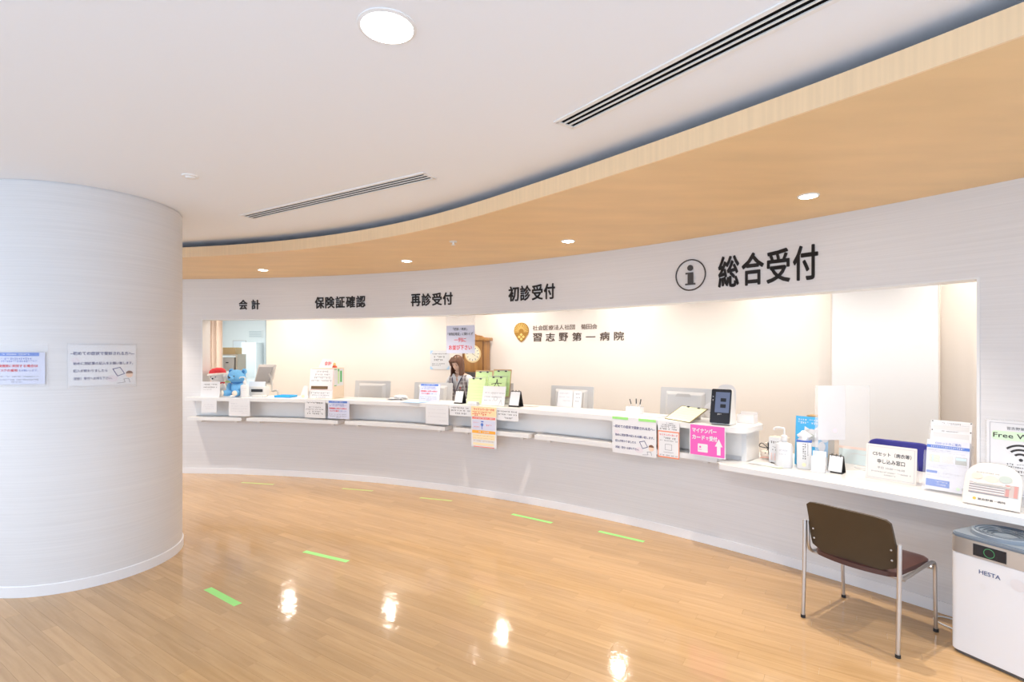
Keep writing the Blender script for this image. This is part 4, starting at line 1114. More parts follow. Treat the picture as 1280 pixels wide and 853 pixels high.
tl = -math.degrees(math.atan2(0.055, 0.265))
fr = prism('front_glass', rrect(w * 0.98, 0.285, 0.012, 4, 0, 0.1425), 0.006, READ_B, t, (0, -0.008, 0.016), (R(tl), 0, 0))
SCRM = mat('reader_screen', (0.10, 0.13, 0.22), 0.2, emit=(0.16, 0.22, 0.38), estr=0.08)
ink('screen', [rect(-0.045, 0.07, 0.09, 0.26)], SCRM, fr)
ink('screen_buttons', [rrect(0.045, 0.03, 0.004, 3, 0.02, 0.195), rrect(0.045, 0.03, 0.004, 3, 0.02, 0.145)], READ_B, fr, layer=1)
dashes('side_text', [(-0.07, -0.055, 0.22, 0.012), (-0.07, -0.055, 0.19, 0.012)], INKL, fr, seed=92); dashes('maker_mark', [(-0.02, 0.03, 0.075, 0.012)], PAPER, fr, seed=93)
t = at('clear_tray', 'low clear plastic tray at the right end of the counter', 'tray', 9.52, 45.75, ZC)
FROST = mat('acrylic_frost', (0.95, 0.95, 0.97), 0.1, alpha=0.45)
box('base', (0, 0, 0.002), (0.14, 0.09, 0.004), FROST, t)
for (c_, s_) in (((0, -0.044, 0.035), (0.14, 0.003, 0.07)), ((0, 0.044, 0.045), (0.14, 0.003, 0.09)), ((-0.069, 0, 0.035), (0.003, 0.085, 0.07)), ((0.069, 0, 0.035), (0.003, 0.085, 0.07))): box('wall_pane', c_, s_, FROST, t)

# ------------------------------------------------------------------ things on the low desk
t = at('gift_pouch', 'pale pouch tied with a black cord bow at the desk end', 'pouch', 9.58, 46.72, ZD)
lathe('pouch', [(0.0, 0.0), (0.06, 0.0), (0.072, 0.025), (0.066, 0.06), (0.03, 0.085), (0.02, 0.10), (0.034, 0.13), (0.0, 0.125)], mat('pouch_cream', (0.84, 0.74, 0.64), 0.8), t)
for k, a in enumerate((150, 35)):
    tube('bow_loop', smooth_path([(0, -0.03, 0.09), (0.05 * math.cos(R(a)), -0.05, 0.13 + 0.01 * k), (0.075 * math.cos(R(a)), -0.045, 0.10), (0, -0.03, 0.09)], 6), 0.0035, BLACKM, t, 6)
tube('bow_tail', smooth_path([(0.01, -0.04, 0.15), (0, -0.03, 0.09), (0.02, -0.07, 0.05), (0.045, -0.07, 0.0)], 6), 0.0035, BLACKM, t, 6)
tube('bow_tail', smooth_path([(0.0, -0.04, 0.14), (0, -0.03, 0.09), (-0.01, -0.07, 0.05)], 6), 0.0035, BLACKM, t, 6)
tube('red_string', smooth_path([(-0.05, -0.07, 0.01), (0.0, -0.08, 0.02), (0.05, -0.06, 0.012)], 6), 0.005, mat('string_pink', (0.85, 0.5, 0.42), 0.7), t, 6)
t = at('booklets', 'open thin booklets lying flat at the left end of the low desk', 'papers', 9.30, 47.2, ZD)
plate('page', rect(-0.13, 0.12, -0.07, 0.07), PAPER, t, (0, 0, 0), (0, 0, R(8)))
plate('page', rect(-0.12, 0.12, -0.065, 0.065), mat('paper_pale_green', (0.75, 0.85, 0.65), 0.5), t, (0.015, 0.005, 0.0025), (0, 0, R(-4)))
plate('page', rect(-0.12, 0.11, -0.06, 0.06), PAPER, t, (0, 0.0, 0.005), (0, 0, R(3)))
t = at('survey_box', 'peach-sided ballot box with a printed white front on the low desk', 'box', 9.41, 47.42, ZD, turn=-12)
box('body', (0, 0.04, 0.105), (0.125, 0.08, 0.21), PEACH, t, 0.002)
f = prism('front_sheet', rect(-0.062, 0.062, 0.0, 0.205), 0.0015, PAPER, t, (0, -0.003, 0.003))
dashes('printed_text', [(-0.045, 0.045, 0.165, 0.018), (-0.03, 0.05, 0.125, 0.012), (-0.045, 0.045, 0.105, 0.012)], INK, f, seed=101)
ink('figures', [circ(0.008, 10, x, 0.07) for x in (-0.04, -0.013, 0.013, 0.04)] + [rect(x - 0.008, x + 0.008, 0.02, 0.06) for x in (-0.04, -0.013, 0.013, 0.04)], mat('print_rose', (0.86, 0.66, 0.62), 0.6), f)
p = at('pen', 'black and white pen lying on the low desk before the pump bottle', 'pen', 9.37, 47.45, ZD + 0.006)
p.rotation_euler = (0, R(90), R(-47.4 - 30))
tube('barrel', [(0, 0, -0.045), (0, 0, 0.03)], 0.0055, DPLAST, p, 8); tube('grip', [(0, 0, 0.0), (0, 0, 0.02)], 0.0058, WPLAST, p, 8); tube('tip', [(0, 0, 0.03), (0, 0, 0.055)], [0.005, 0.002], CHROME, p, 8)
pump_bottle('white pump bottle on the low desk beside the tall carton', 9.32, 47.98, ZD, 1.18, turn=14, flat=0.72)
t = at('tissue_carton', 'tall white carton with a blue rim and vertical black print', 'carton', 9.385, 48.72, ZD, turn=18)
box('body', (0, 0, 0.105), (0.10, 0.075, 0.21), WPLAST, t, 0.008)
box('blue_rim', (0, 0, 0.212), (0.105, 0.08, 0.012), mat('carton_blue', (0.05, 0.12, 0.45), 0.4), t, 0.004)
o = dashes('vertical_print', [(-0.01, 0.01, 0.19 - 0.018 * k, 0.013) for k in range(7)] + [(0.022, 0.032, 0.195 - 0.012 * k, 0.008) for k in range(9)], INK, t, seed=102); o.location.y = -0.0385
o = ink('orange_seal', [circ(0.014, 12, 0.0, 0.035)], OR3, t); o.location.y = -0.0385
bm = bmesh.new(); bmesh.ops.create_icosphere(bm, subdivisions=3, radius=0.042)
for v in bm.verts: v.co = Vector((v.co.x * (1 + 0.25 * math.sin(9 * v.co.z * 20)), v.co.y, v.co.z * 1.0)) * (1 + rn.uniform(-0.12, 0.12))
fin('tissue', bm, PAPER, t, (0, 0, 0.245))
# blue poster stand
SKY = mat('poster_sky', (0.06, 0.42, 0.78), 0.45)
t = at('poster_stand', 'sky blue poster card with white animal silhouettes on the low desk', 'poster', 9.50, 48.75, ZD, tilt=-5)
w, h = 0.235, 0.385
prism('card', rect(-w / 2, w / 2, 0.0, h), 0.003, SKY, t)
writing('white_text', 'いつもありがとう', -w * 0.42, w * 0.4, h * 0.86, h * 0.92, PAPER, t, 0.02) if False else dashes('white_text', [(-w * 0.42, w * 0.42, h * 0.93, 0.016), (-w * 0.42, w * 0.45, h * 0.87, 0.016)], PAPER, t, seed=103)
ink('cat_shape', [circ(0.052, 20, 0.0, h * 0.62, sx=1.05), [(-0.055, h * 0.62), (-0.05, h * 0.80), (-0.01, h * 0.74)], [(0.012, h * 0.74), (0.045, h * 0.81), (0.056, h * 0.62)], rect(-0.04, 0.05, h * 0.40, h * 0.6)], PAPER, t)
ink('pale_shape', [circ(0.03, 18, w * 0.4, h * 0.62, sz=1.4), circ(0.025, 18, w * 0.32, h * 0.42, sz=1.6)], PAPER, t)
ink('shape_lines', line_outs([(-0.02, h * 0.62), (0.0, h * 0.65), (0.02, h * 0.62), (0.0, h * 0.58), (-0.02, h * 0.62)], 0.004), mat('print_sage', (0.45, 0.52, 0.42), 0.6), t, layer=1)
ink('white_foot', [rect(-w * 0.2, w / 2, 0.0, h * 0.22)], PAPER, t, layer=1)
writing('printed_text', 'OSE', w * 0.05, w * 0.38, h * 0.08, h * 0.14, INKL, t, 0.0, layer=2)
prism('easel_back', [(-0.03, 0), (0.03, 0), (0.01, 0.2), (-0.01, 0.2)], 0.003, CARDB, t, (0, 0.07, 0.006), (R(16), 0, 0))
t = at('cardboard_box', 'brown cardboard box end behind the blue poster', 'box', 9.66, 48.95, ZD)
box('body', (0, 0, 0.19), (0.20, 0.10, 0.38), CARDB, t); box('flap', (0, 0, 0.383), (0.198, 0.098, 0.004), mat('cardboard_dark', (0.48, 0.31, 0.15), 0.8), t)
# clear acrylic partition with a sheet on it, edge on to the wall
t = at('acrylic_partition', 'clear acrylic partition panel with a white sheet standing on the low desk', 'partition', 9.54, 50.0, ZD, turn=52)
box('panel', (0, 0, 0.32), (0.42, 0.004, 0.64), mat('partition_clear', (0.97, 0.97, 1.0), 0.05, alpha=0.18), t)
for x in (-0.16, 0.16): box('foot', (x, 0, 0.006), (0.03, 0.16, 0.012), mat('acrylic_foot', (0.95, 0.95, 0.97), 0.1, alpha=0.5), t, 0.002)
prism('white_sheet', rect(-0.19, 0.02, 0.23, 0.64), 0.001, mat('paper_translucent', (0.86, 0.85, 0.88), 0.6, alpha=0.72), t, (0, -0.004, 0))
ink('pink_mark', [circ(0.018, 12, -0.06, 0.30)], mat('print_pink_pale', (0.90, 0.72, 0.78), 0.6), t, y=-0.004)
t = at('leaflet_pocket', 'empty clear leaflet pocket standing beside the desk calendar', 'leaflet holder', 9.345, 49.42, ZD, turn=10)
box('back_pane', (0, 0.03, 0.075), (0.09, 0.003, 0.15), FROST, t, rot=(R(-8), 0, 0)); box('front_pane', (0, -0.025, 0.06), (0.09, 0.003, 0.12), FROST, t, rot=(R(-8), 0, 0)); box('base', (0, 0.0, 0.002), (0.09, 0.07, 0.004), FROST, t)
for s_ in (-1, 1): box('side_pane', (s_ * 0.045, 0.003, 0.055), (0.002, 0.05, 0.11), FROST, t)
# light blue picture card behind
t = at('picture_card', 'pale blue picture card lying behind the 申し込み窓口 sign', 'card', 9.83, 50.1, ZD + 0.003, tilt=-24)
prism('card', rect(-0.15, 0.15, 0, 0.14), 0.002, mat('card_pale_blue', (0.55, 0.78, 0.88), 0.5), t)
ink('top_band', [rect(-0.15, 0.15, 0.12, 0.14)], mat('card_salmon', (0.85, 0.62, 0.55), 0.5), t); ink('line_drawing', line_outs([(-0.09, 0.03), (-0.06, 0.08), (-0.02, 0.09), (0.02, 0.08), (0.06, 0.09), (0.09, 0.03)], 0.004), INKL, t)
prism('easel_back', [(-0.02, 0), (0.02, 0), (0.01, 0.1), (-0.01, 0.1)], 0.002, PAPER, t, (0, 0.075, 0.03), (R(45), 0, 0))
# CS set counter sign
w, h = 0.295, 0.245
t = at('desk_sign', 'white framed CSセット sign plate on a clear stand on the low desk', 'sign', 9.40, 52.05, ZD, tilt=-5, turn=0)
prism('plate', rrect(w, h, 0.006, 3, 0, h / 2), 0.004, PAPERW, t)
ink('border', line_outs([(-w * 0.46, h * 0.06), (w * 0.46, h * 0.06), (w * 0.46, h * 0.94), (-w * 0.46, h * 0.94), (-w * 0.46, h * 0.06)], 0.002), INKL, t)
writing('printed_text', 'CSセット（病衣等）', -w * 0.36, w * 0.40, h * 0.68, h * 0.80, INK, t, 0.008)
writing('printed_text', '申し込み窓口', -w * 0.26, w * 0.28, h * 0.47, h * 0.60, INK, t, 0.012)
writing('printed_text', '平日 10:00～16:00', -w * 0.26, w * 0.28, h * 0.32, h * 0.385, INKG, t, 0.0)
rows_notice(t, w, h, [(0.12, 0.9, 0.235, 0.035), (0.38, 0.62, 0.16, 0.035)], 104, INKG)
prism('stand', [(-w / 2, 0), (w / 2, 0), (w / 2, 0.2), (-w / 2, 0.2)], 0.003, CLEAR, t, (0, 0.07, 0.006), (R(20), 0, 0))
# leaflet stand
w, h = 0.215, 0.335
t = at('leaflet_stand', 'clear stand full of blue and white CSセット leaflets', 'leaflet stand', 9.33, 54.0, ZD, tilt=0)
lf = prism('front_leaflet', rect(-w / 2, w / 2, 0.012, h * 0.985), 0.012, mat('leaflet_white', (0.70, 0.71, 0.79), 0.45), t, (0, 0.0, 0), (R(-9), 0, 0))
writing('blue_text', 'CSセットのご案内', -w * 0.30, w * 0.30, h * 0.90, h * 0.95, INKB, lf, 0.0)
ink('blue_band', [rect(-w / 2, w / 2, h * 0.83, h * 0.885)], BLUEBAND, lf)
dashes('band_text', [(-w * 0.4, w * 0.4, h * 0.857, 0.010)], PAPER, lf, layer=1, seed=105)
dashes('printed_text', [(-w * 0.47, w * 0.05, h * 0.79, 0.009), (-w * 0.47, w * 0.4, h * 0.75, 0.007), (-w * 0.47, 0, h * 0.50, 0.007), (0, w * 0.45, h * 0.53, 0.007), (-w * 0.47, 0, h * 0.46, 0.007), (-w * 0.2, w * 0.4, h * 0.36, 0.012), (-w * 0.47, w * 0.2, h * 0.30, 0.006)], INKL, lf, seed=106)
for k, cc in enumerate(((0.62, 0.68, 0.56), (0.72, 0.68, 0.66), (0.42, 0.44, 0.42))):
    x = (-0.30 + 0.31 * k) * w
    ink('photo', [rect(x - w * 0.13, x + w * 0.13, h * 0.56, h * 0.70)], mat('print_photo_%d' % k, cc, 0.5), lf)
ink('photo_detail', [rect(w * 0.2, w * 0.44, h * 0.64, h * 0.69), rect(-w * 0.36, -w * 0.33, h * 0.57, h * 0.69)], mat('print_steel', (0.55, 0.72, 0.80), 0.5), lf, layer=1)
ink('blue_box', [rect(-w * 0.48, -w * 0.22, h * 0.35, h * 0.395), rect(-w * 0.48, w * 0.08, h * 0.10, h * 0.23)], BLUEBAND, lf)
dashes('box_text', [(-w * 0.25, w * 0.04, h * 0.19, 0.009), (-w * 0.25, 0, h * 0.14, 0.009)], PAPER, lf, layer=1, seed=107)
ink('green_mark', [circ(0.010, 14, w * 0.28, h * 0.11)], mat('print_mint', (0.62, 0.82, 0.60), 0.6), lf)
ink('grey_mark', [rect(w * 0.36, w * 0.44, h * 0.09, h * 0.145)], INKL, lf)
bk = prism('rear_leaflet', rect(-w * 0.46, w * 0.50, 0.20, 0.455), 0.003, PAPER, t, (0, 0.030, 0.0), (R(-9), 0, 0))
dashes('printed_text', [(-w * 0.2, w * 0.25, 0.437, 0.009), (-w * 0.2, w * 0.2, 0.386, 0.008), (-w * 0.4, w * 0.45, 0.428, 0.003)], INKG, bk, seed=108)
ink('grey_box', [rect(-w * 0.40, w * 0.44, 0.395, 0.422), rect(-w * 0.40, w * 0.44, 0.345, 0.375)], mat('print_grey_pale', (0.70, 0.69, 0.69), 0.6), bk)
ink('corner_dots', [circ(0.004, 8, s_ * w * 0.44, z_) for s_ in (-0.97, 1.08) for z_ in (0.447, 0.39)], INK, bk)
box('front_pane', (0, -0.012, 0.13), (w * 1.05, 0.003, 0.26), CLEAR, t, rot=(R(-9), 0, 0))
box('base', (0, 0.055, 0.002), (w * 1.05, 0.13, 0.004), CLEAR, t)
prism('back_pane', rect(-w * 0.53, w * 0.53, 0.0, 0.44), 0.003, CLEAR, t, (0, 0.05, 0.004), (R(-9), 0, 0))
prism('prop_leg', rect(-w * 0.53, w * 0.53, 0.0, 0.30), 0.003, CLEAR, t, (0, 0.135, 0.004), (R(6), 0, 0))
for k in range(4): prism('inner_leaflet', rect(-w / 2, w / 2, 0.012, h * (0.98 - 0.01 * k)), 0.004, LILAC if k % 2 else PAPER, t, (0, 0.014 + 0.006 * k, 0.0), (R(-9), 0, 0))
# brochure holder with rounded shoulders
BR = mat('brochure_cream', (0.74, 0.69, 0.64), 0.45)
t = at('brochure_holder', 'rounded cream brochure with a hospital building photo leaning on the desk', 'brochure', 9.14, 55.55, ZD + 0.009, tilt=-24)
w, h = 0.25, 0.255
out = [(-w / 2, 0), (w / 2, 0), (w / 2, h * 0.55)] + [(w / 2 - 0.10 + 0.10 * math.cos(R(a)), h - 0.10 + 0.10 * math.sin(R(a))) for a in range(10, 91, 16)] + [(-w / 2 + 0.10 + 0.10 * math.cos(R(a)), h - 0.10 + 0.10 * math.sin(R(a))) for a in range(90, 171, 16)] + [(-w / 2, h * 0.55)]
prism('booklet', out, 0.02, BR, t, bevel=0.002)
writing('printed_text', '習志野第一病院', -w * 0.22, w * 0.26, h * 0.11, h * 0.16, INK, t, 0.01)
ink('orange_mark', [circ(0.008, 14, -w * 0.28, h * 0.135)], OR2, t)
ink('building_sky', [rect(-w * 0.40, w * 0.48, h * 0.26, h * 0.56)], mat('print_sky_pale', (0.62, 0.74, 0.82), 0.5), t)
ink('building_front', [rect(-w * 0.40, w * 0.22, h * 0.28, h * 0.52), rect(w * 0.22, w * 0.46, h * 0.27, h * 0.55)], mat('print_taupe', (0.52, 0.44, 0.42), 0.5), t, layer=1)
ink('building_floors', [rect(-w * 0.40, w * 0.22, h * (0.31 + 0.055 * k), h * (0.325 + 0.055 * k)) for k in range(4)], PAPER, t, layer=2)
ink('building_dark', [rect(-w * 0.40, w * 0.22, h * (0.335 + 0.055 * k), h * (0.35 + 0.055 * k)) for k in range(3)] + [rect(-w * 0.40, w * 0.30, h * 0.26, h * 0.285)], INKG, t, layer=2)
ink('building_red', [rect(w * 0.24, w * 0.30, h * 0.28, h * 0.54), rect(w * 0.38, w * 0.44, h * 0.28, h * 0.54)], mat('print_brick', (0.55, 0.28, 0.26), 0.5), t, layer=2)
ink('round_photo', [circ(0.022, 18, -w * 0.28, h * 0.66, sx=1.1, sz=0.8), circ(0.026, 18, -w * 0.03, h * 0.62, sx=1.1, sz=0.8)], mat('print_apricot', (0.88, 0.70, 0.55), 0.5), t, layer=2)
ink('round_photo', [circ(0.026, 18, w * 0.22, h * 0.66, sx=1.1, sz=0.8)], mat('print_slate', (0.50, 0.56, 0.52), 0.5), t, layer=2)
dashes('printed_text', [(-w * 0.35, w * 0.1, h * 0.755, 0.006)], INKG, t, seed=109)
prism('prop', rect(-0.08, 0.08, 0, 0.12), 0.003, BR, t, (0, 0.075, 0.045), (R(48), 0, 0))
# blue office chair behind the desk
NAVY = mat('chair_blue', (0.035, 0.035, 0.30), 0.7)
t = at('office_chair', 'blue fabric office chair behind the low desk', 'chair', 10.22, 51.35, 0, turn=0)
prism('backrest', rrect(0.42, 0.40, 0.07, 6, 0, 0.76), 0.05, NAVY, t, (0, -0.22, 0), (R(0), 0, 0), 0.012)
bm = bmesh.new(); add_box(bm, (0, 0, 0), (0.46, 0.44, 0.06)); bmesh.ops.bevel(bm, geom=bm.edges[:], offset=0.02, segments=3, affect='EDGES')
fin('seat', bm, NAVY, t, (0, 0.06, 0.44), smooth=True)
tube('back_bracket', smooth_path([(0, -0.18, 0.70), (0, -0.20, 0.50), (0, -0.10, 0.40), (0, 0.0, 0.40)], 5), 0.018, DPLAST, t)
cyl('gas_column', (0, 0.06, 0.25), 0.025, 0.32, DPLAST, t)
for k in range(5):
    a = R(72 * k + 20)
    L = tube('leg', [(0, 0.06, 0.10), (0.28 * math.cos(a), 0.06 + 0.28 * math.sin(a), 0.07)], [0.025, 0.016], DPLAST, t, 8)
    ball('castor', (0.28 * math.cos(a), 0.06 + 0.28 * math.sin(a), 0.03), 0.03, DPLAST, L, (0.7, 1, 1), seg=12)
# white hanging screen
t = at('white_screen', 'tall plain white screen panel standing behind the blue chair', 'screen', 11.40, 48.85, 0)
b_ = pp(11.4, 46.75); e_ = pp(11.4, 51.3); wd = (e_ - b_).length
box('panel', (0, 0, 1.32), (wd, 0.03, 2.60), mat('screen_white', (0.90, 0.905, 0.92), 0.6), t)
for s in (-1, 1): box('edge_rail', (s * (wd / 2 + 0.006), 0, 1.32), (0.012, 0.04, 2.60), mat('rail_cream', (0.80, 0.73, 0.66), 0.5), t)
for s in (-1, 1): box('foot', (s * wd * 0.35, 0, 0.012), (0.05, 0.30, 0.024), WPLAST, t, 0.004)

# ------------------------------------------------------------------ grandfather clock
OAK = streak_mat('clock_oak', (0.42, 0.20, 0.055), (18, 18, 1.5), 0.2, 0.35, 0.05)
OAKD = mat('clock_oak_dark', (0.22, 0.09, 0.02), 0.4)
t = at('grandfather_clock', 'brown wooden longcase clock with a brass dial behind the receptionist', 'clock', 11.42, 21.75, 0)
box('plinth', (0, 0, 0.18), (0.42, 0.26, 0.36), OAK, t, 0.006)
box('trunk', (0, 0, 0.86), (0.33, 0.20, 1.00), OAK, t, 0.004)
box('trunk_door', (0, -0.102, 0.86), (0.24, 0.012, 0.86), OAKD, t, 0.003)
box('pendulum_glass', (0, -0.110, 0.90), (0.18, 0.004, 0.70), mat('clock_glass', (0.05, 0.04, 0.03), 0.1), t)
box('hood', (0, 0, 1.60), (0.38, 0.24, 0.50), OAK, t, 0.004)
for s in (-1, 1): cyl('hood_column', (s * 0.175, -0.115, 1.60), 0.016, 0.46, OAKD, t, seg=12)
box('cornice', (0, -0.005, 1.865), (0.46, 0.29, 0.05), OAK, t, 0.008)
prism('pediment', [(-0.20, 1.89), (0.20, 1.89), (0.16, 1.915), (0.07, 1.93), (0.0, 1.965), (-0.07, 1.93), (-0.16, 1.915)], 0.03, OAK, t, (0, -0.13, 0))
prism('dial', circ(0.142, 40, 0, 1.63), 0.008, mat('dial_brass', (0.86, 0.66, 0.34), 0.4, 0.2), t, (0, -0.130, 0))
dl = prism('chapter_ring', circ(0.118, 40, 0, 1.63), 0.004, mat('dial_cream', (0.90, 0.82, 0.64), 0.5), t, (0, -0.134, 0))
for k in range(12):
    a = R(30 * k); ca, sa = math.cos(a), math.sin(a)
    o = prism('hour_mark', [(0.086 * ca - 0.005 * sa, 1.63 + 0.086 * sa + 0.005 * ca), (0.086 * ca + 0.005 * sa, 1.63 + 0.086 * sa - 0.005 * ca), (0.112 * ca + 0.005 * sa, 1.63 + 0.112 * sa - 0.005 * ca), (0.112 * ca - 0.005 * sa, 1.63 + 0.112 * sa + 0.005 * ca)], 0.002, INKG, t, (0, -0.136, 0))
for nm, a, ln in (('hour_hand', 60, 0.06), ('minute_hand', -30, 0.095)):
    ca, sa = math.cos(R(a)), math.sin(R(a))
    prism(nm, [(-0.003 * sa, 1.63 + 0.003 * ca), (0.003 * sa, 1.63 - 0.003 * ca), (ln * ca, 1.63 + ln * sa)], 0.002, INK, t, (0, -0.139, 0))
o = at('dark_vase', 'dark rounded bowl on a stand in front of the clock', 'bowl', 11.0, 22.3, 0)
cyl('stand', (0, 0, 0.62), 0.05, 1.24, OAKD, o); cyl('stand_foot', (0, 0, 0.015), 0.16, 0.03, OAKD, o)
lathe('bowl', [(0.0, 1.24), (0.09, 1.24), (0.15, 1.29), (0.14, 1.345), (0.0, 1.35)], mat('bowl_dark', (0.05, 0.045, 0.045), 0.4), o)

# ------------------------------------------------------------------ back room at the far left
t = thing('curtain', 'peach curtain gathered at the left edge of the window', 'curtain', (-5.35, 9.30, 0), R(-10))
bm = bmesh.new(); rows = []
for k in range(49):
    u = k / 48; x = -0.34 + 0.52 * u; y = 0.045 * math.sin(u * 2 * math.pi * 5.5)
    rows.append([bm.verts.new((x, y + d_, z_)) for d_ in (0, 0.004) for z_ in (0.04, 2.60)])
for A, B in zip(rows, rows[1:]):
    bm.faces.new((A[0], B[0], B[1], A[1])); bm.faces.new((A[2], A[3], B[3], B[2])); bm.faces.new((A[0], A[2], B[2], B[0])); bm.faces.new((A[1], B[1], B[3], A[3]))
fin('fabric', bm, mat('curtain_peach', (0.95, 0.80, 0.70), 0.85), t, smooth=True)
tube('rail', [(-0.36, 0, 2.62), (0.22, 0, 2.62)], 0.012, GPLAST, t)
BEIGE = mat('shelf_beige', (0.66, 0.58, 0.48), 0.5)
sx0 = Vector((-5.80, 10.35, 0))
t = thing('shelf_unit', 'beige open shelf unit in the back room behind the teddy bear', 'shelf', sx0, R(5))
for s in (-1, 1): box('upright', (s * 0.39, 0, 0.81), (0.03, 0.40, 1.62), BEIGE, t)
for z in (0.10, 0.55, 1.01, 1.30, 1.605): box('shelf', (0, 0, z), (0.75, 0.40, 0.025), BEIGE, t)
o = thing('cardboard_carton', 'shallow cardboard carton on top of the back room shelf', 'box', sx0 + Vector((0.12, 0, 1.619)), R(5)); box('carton', (0, 0, 0.065), (0.46, 0.30, 0.13), mat('carton_tan', (0.72, 0.52, 0.28), 0.8), o); box('tape', (0, 0, 0.131), (0.46, 0.05, 0.002), mat('tape_tan', (0.60, 0.42, 0.2), 0.5), o)
o = thing('file_box', 'white file box on the upper shelf of the back room unit', 'box', sx0 + Vector((-0.10, -0.02, 1.3135)), R(5)); box('body', (0, 0, 0.12), (0.30, 0.30, 0.24), PAPER, o, 0.004); box('finger_hole', (0, -0.151, 0.14), (0.05, 0.003, 0.02), INKL, o)
o = thing('file_box', 'grey file box on the upper shelf of the back room unit', 'box', sx0 + Vector((0.21, -0.02, 1.3135)), R(5)); box('body', (0, 0, 0.12), (0.26, 0.30, 0.24), GPLAST, o, 0.004); box('finger_hole', (0, -0.151, 0.14), (0.05, 0.003, 0.02), DPLAST, o)
o = thing('paper_pile', 'pile of white papers on the middle back room shelf', 'papers', sx0 + Vector((0.15, -0.02, 1.0235)), R(5))
for k in range(4): box('bundle', (0.01 * (k % 2), 0, 0.02 + 0.035 * k), (0.34, 0.28, 0.033), PAPER if k != 1 else GREENP, o, 0.003)
o = thing('dark_crate', 'dark grey crate on the lower back room shelf', 'crate', sx0 + Vector((0.05, -0.02, 0.5635)), R(5)); box('body', (0, 0, 0.19), (0.56, 0.34, 0.38), mat('crate_dark', (0.10, 0.09, 0.09), 0.6), o, 0.01); box('rim', (0, 0, 0.385), (0.58, 0.36, 0.02), DPLAST, o, 0.004)
t = thing('wall_board', 'pale notice board on the back room wall', 'board', (-6.78, 12.93, 1.58)); box('board', (0, 0, 0.18), (0.30, 0.02, 0.36), mat('board_pale', (0.80, 0.86, 0.90), 0.5), t, 0.003); box('frame', (0, 0.008, 0.18), (0.33, 0.015, 0.39), GPLAST, t)
t = thing('air_grille', 'grey louvred grille high on the back room wall', 'vent', (-6.38, 12.93, 2.02)); box('frame', (0, 0.005, 0.09), (0.34, 0.02, 0.18), COOLW, t)
for k in range(4): box('louvre', (0, -0.010, 0.03 + 0.04 * k), (0.30, 0.012, 0.018), mat('louvre_grey', (0.55, 0.62, 0.64), 0.5), t)
t = thing('wall_cabinet', 'white narrow cabinet against the back room wall', 'cabinet', (-6.36, 12.74, 0)); box('body', (0, 0, 0.95), (0.36, 0.36, 1.90), COOLW, t, 0.004)
dr = box('door', (0, -0.185, 1.45), (0.31, 0.012, 0.80), mat('door_pale', (0.78, 0.84, 0.86), 0.5), t, 0.003); box('handle', (-0.12, -0.012, -0.2), (0.015, 0.02, 0.12), GPLAST, dr); box('door', (0, -0.185, 0.55), (0.31, 0.012, 0.86), MATS['door_pale'], t, 0.003)
for k, zz in enumerate((1.80, 1.86)):
    pass
t = thing('pipe_cover', 'grey vertical pipe cover on the back room wall', 'pipe', (-6.08, 12.93, 0)); box('cover', (0, -0.01, 1.32), (0.07, 0.06, 2.64), mat('pipe_grey', (0.55, 0.60, 0.60), 0.5), t, 0.004); box('switch', (0.08, -0.03, 1.60), (0.05, 0.03, 0.12), DPLAST, t, 0.004)
t = thing('sticker_note', 'yellow memo slip on the back room wall', 'note', (-6.73, 12.948, 1.32)); sheet(t, 0.07, 0.07, mat('memo_yellow', (0.92, 0.80, 0.15), 0.6)); ink('line', [rect(-0.02, 0.02, 0.03, 0.035)], INKG, t)

# ------------------------------------------------------------------ brown chair
BROWNP = mat('chair_brown_shell', (0.05, 0.032, 0.016), 0.45)
VINYL = mat('chair_vinyl', (0.075, 0.032, 0.028), 0.32)
RUBBER = mat('rubber_black', (0.02, 0.02, 0.02), 0.7)
t = thing('visitor_chair', 'brown visitor chair with chrome legs facing the low desk', 'chair', (2.163, 3.16, 0), R(-57.9))
hw, y0_, y1_ = 0.255, -0.236, 0.236      # local y points to the desk, rear posts at y0_
for s in (-1, 1):
    tube('rear_leg', smooth_path([(s * hw, y0_ - 0.015, 0.012), (s * hw, y0_, 0.35), (s * hw, y0_ + 0.005, 0.605)], 4), 0.0115, CHROME, t, 14)
    rl = cyl('foot_cap', (s * hw, y0_ - 0.015, 0.009), 0.0135, 0.018, RUBBER, t, seg=14)
    tube('side_rail', smooth_path([(s * hw, y1_ + 0.01, 0.012), (s * hw, y1_, 0.20), (s * hw, y1_ - 0.005, 0.385), (s * hw, y1_ - 0.035, 0.418), (s * (hw - 0.004), y1_ - 0.08, 0.420), (s * (hw - 0.01), 0.0, 0.405), (s * (hw - 0.012), y0_ + 0.10, 0.398), (s * (hw - 0.012), y0_ + 0.055, 0.410), (s * (hw - 0.010), y0_ + 0.030, 0.45), (s * (hw - 0.008), y0_ + 0.026, 0.60)], 5), 0.010, CHROME, t, 14)
    cyl('foot_cap', (s * hw, y1_ + 0.01, 0.009), 0.0135, 0.018, RUBBER, t, seg=14)
tube('cross_bar', [(-hw, y1_ - 0.03, 0.385), (hw, y1_ - 0.03, 0.385)], 0.010, CHROME, t, 12)
tube('cross_bar', [(-hw + 0.01, y0_ + 0.10, 0.388), (hw - 0.01, y0_ + 0.10, 0.388)], 0.010, CHROME, t, 12)
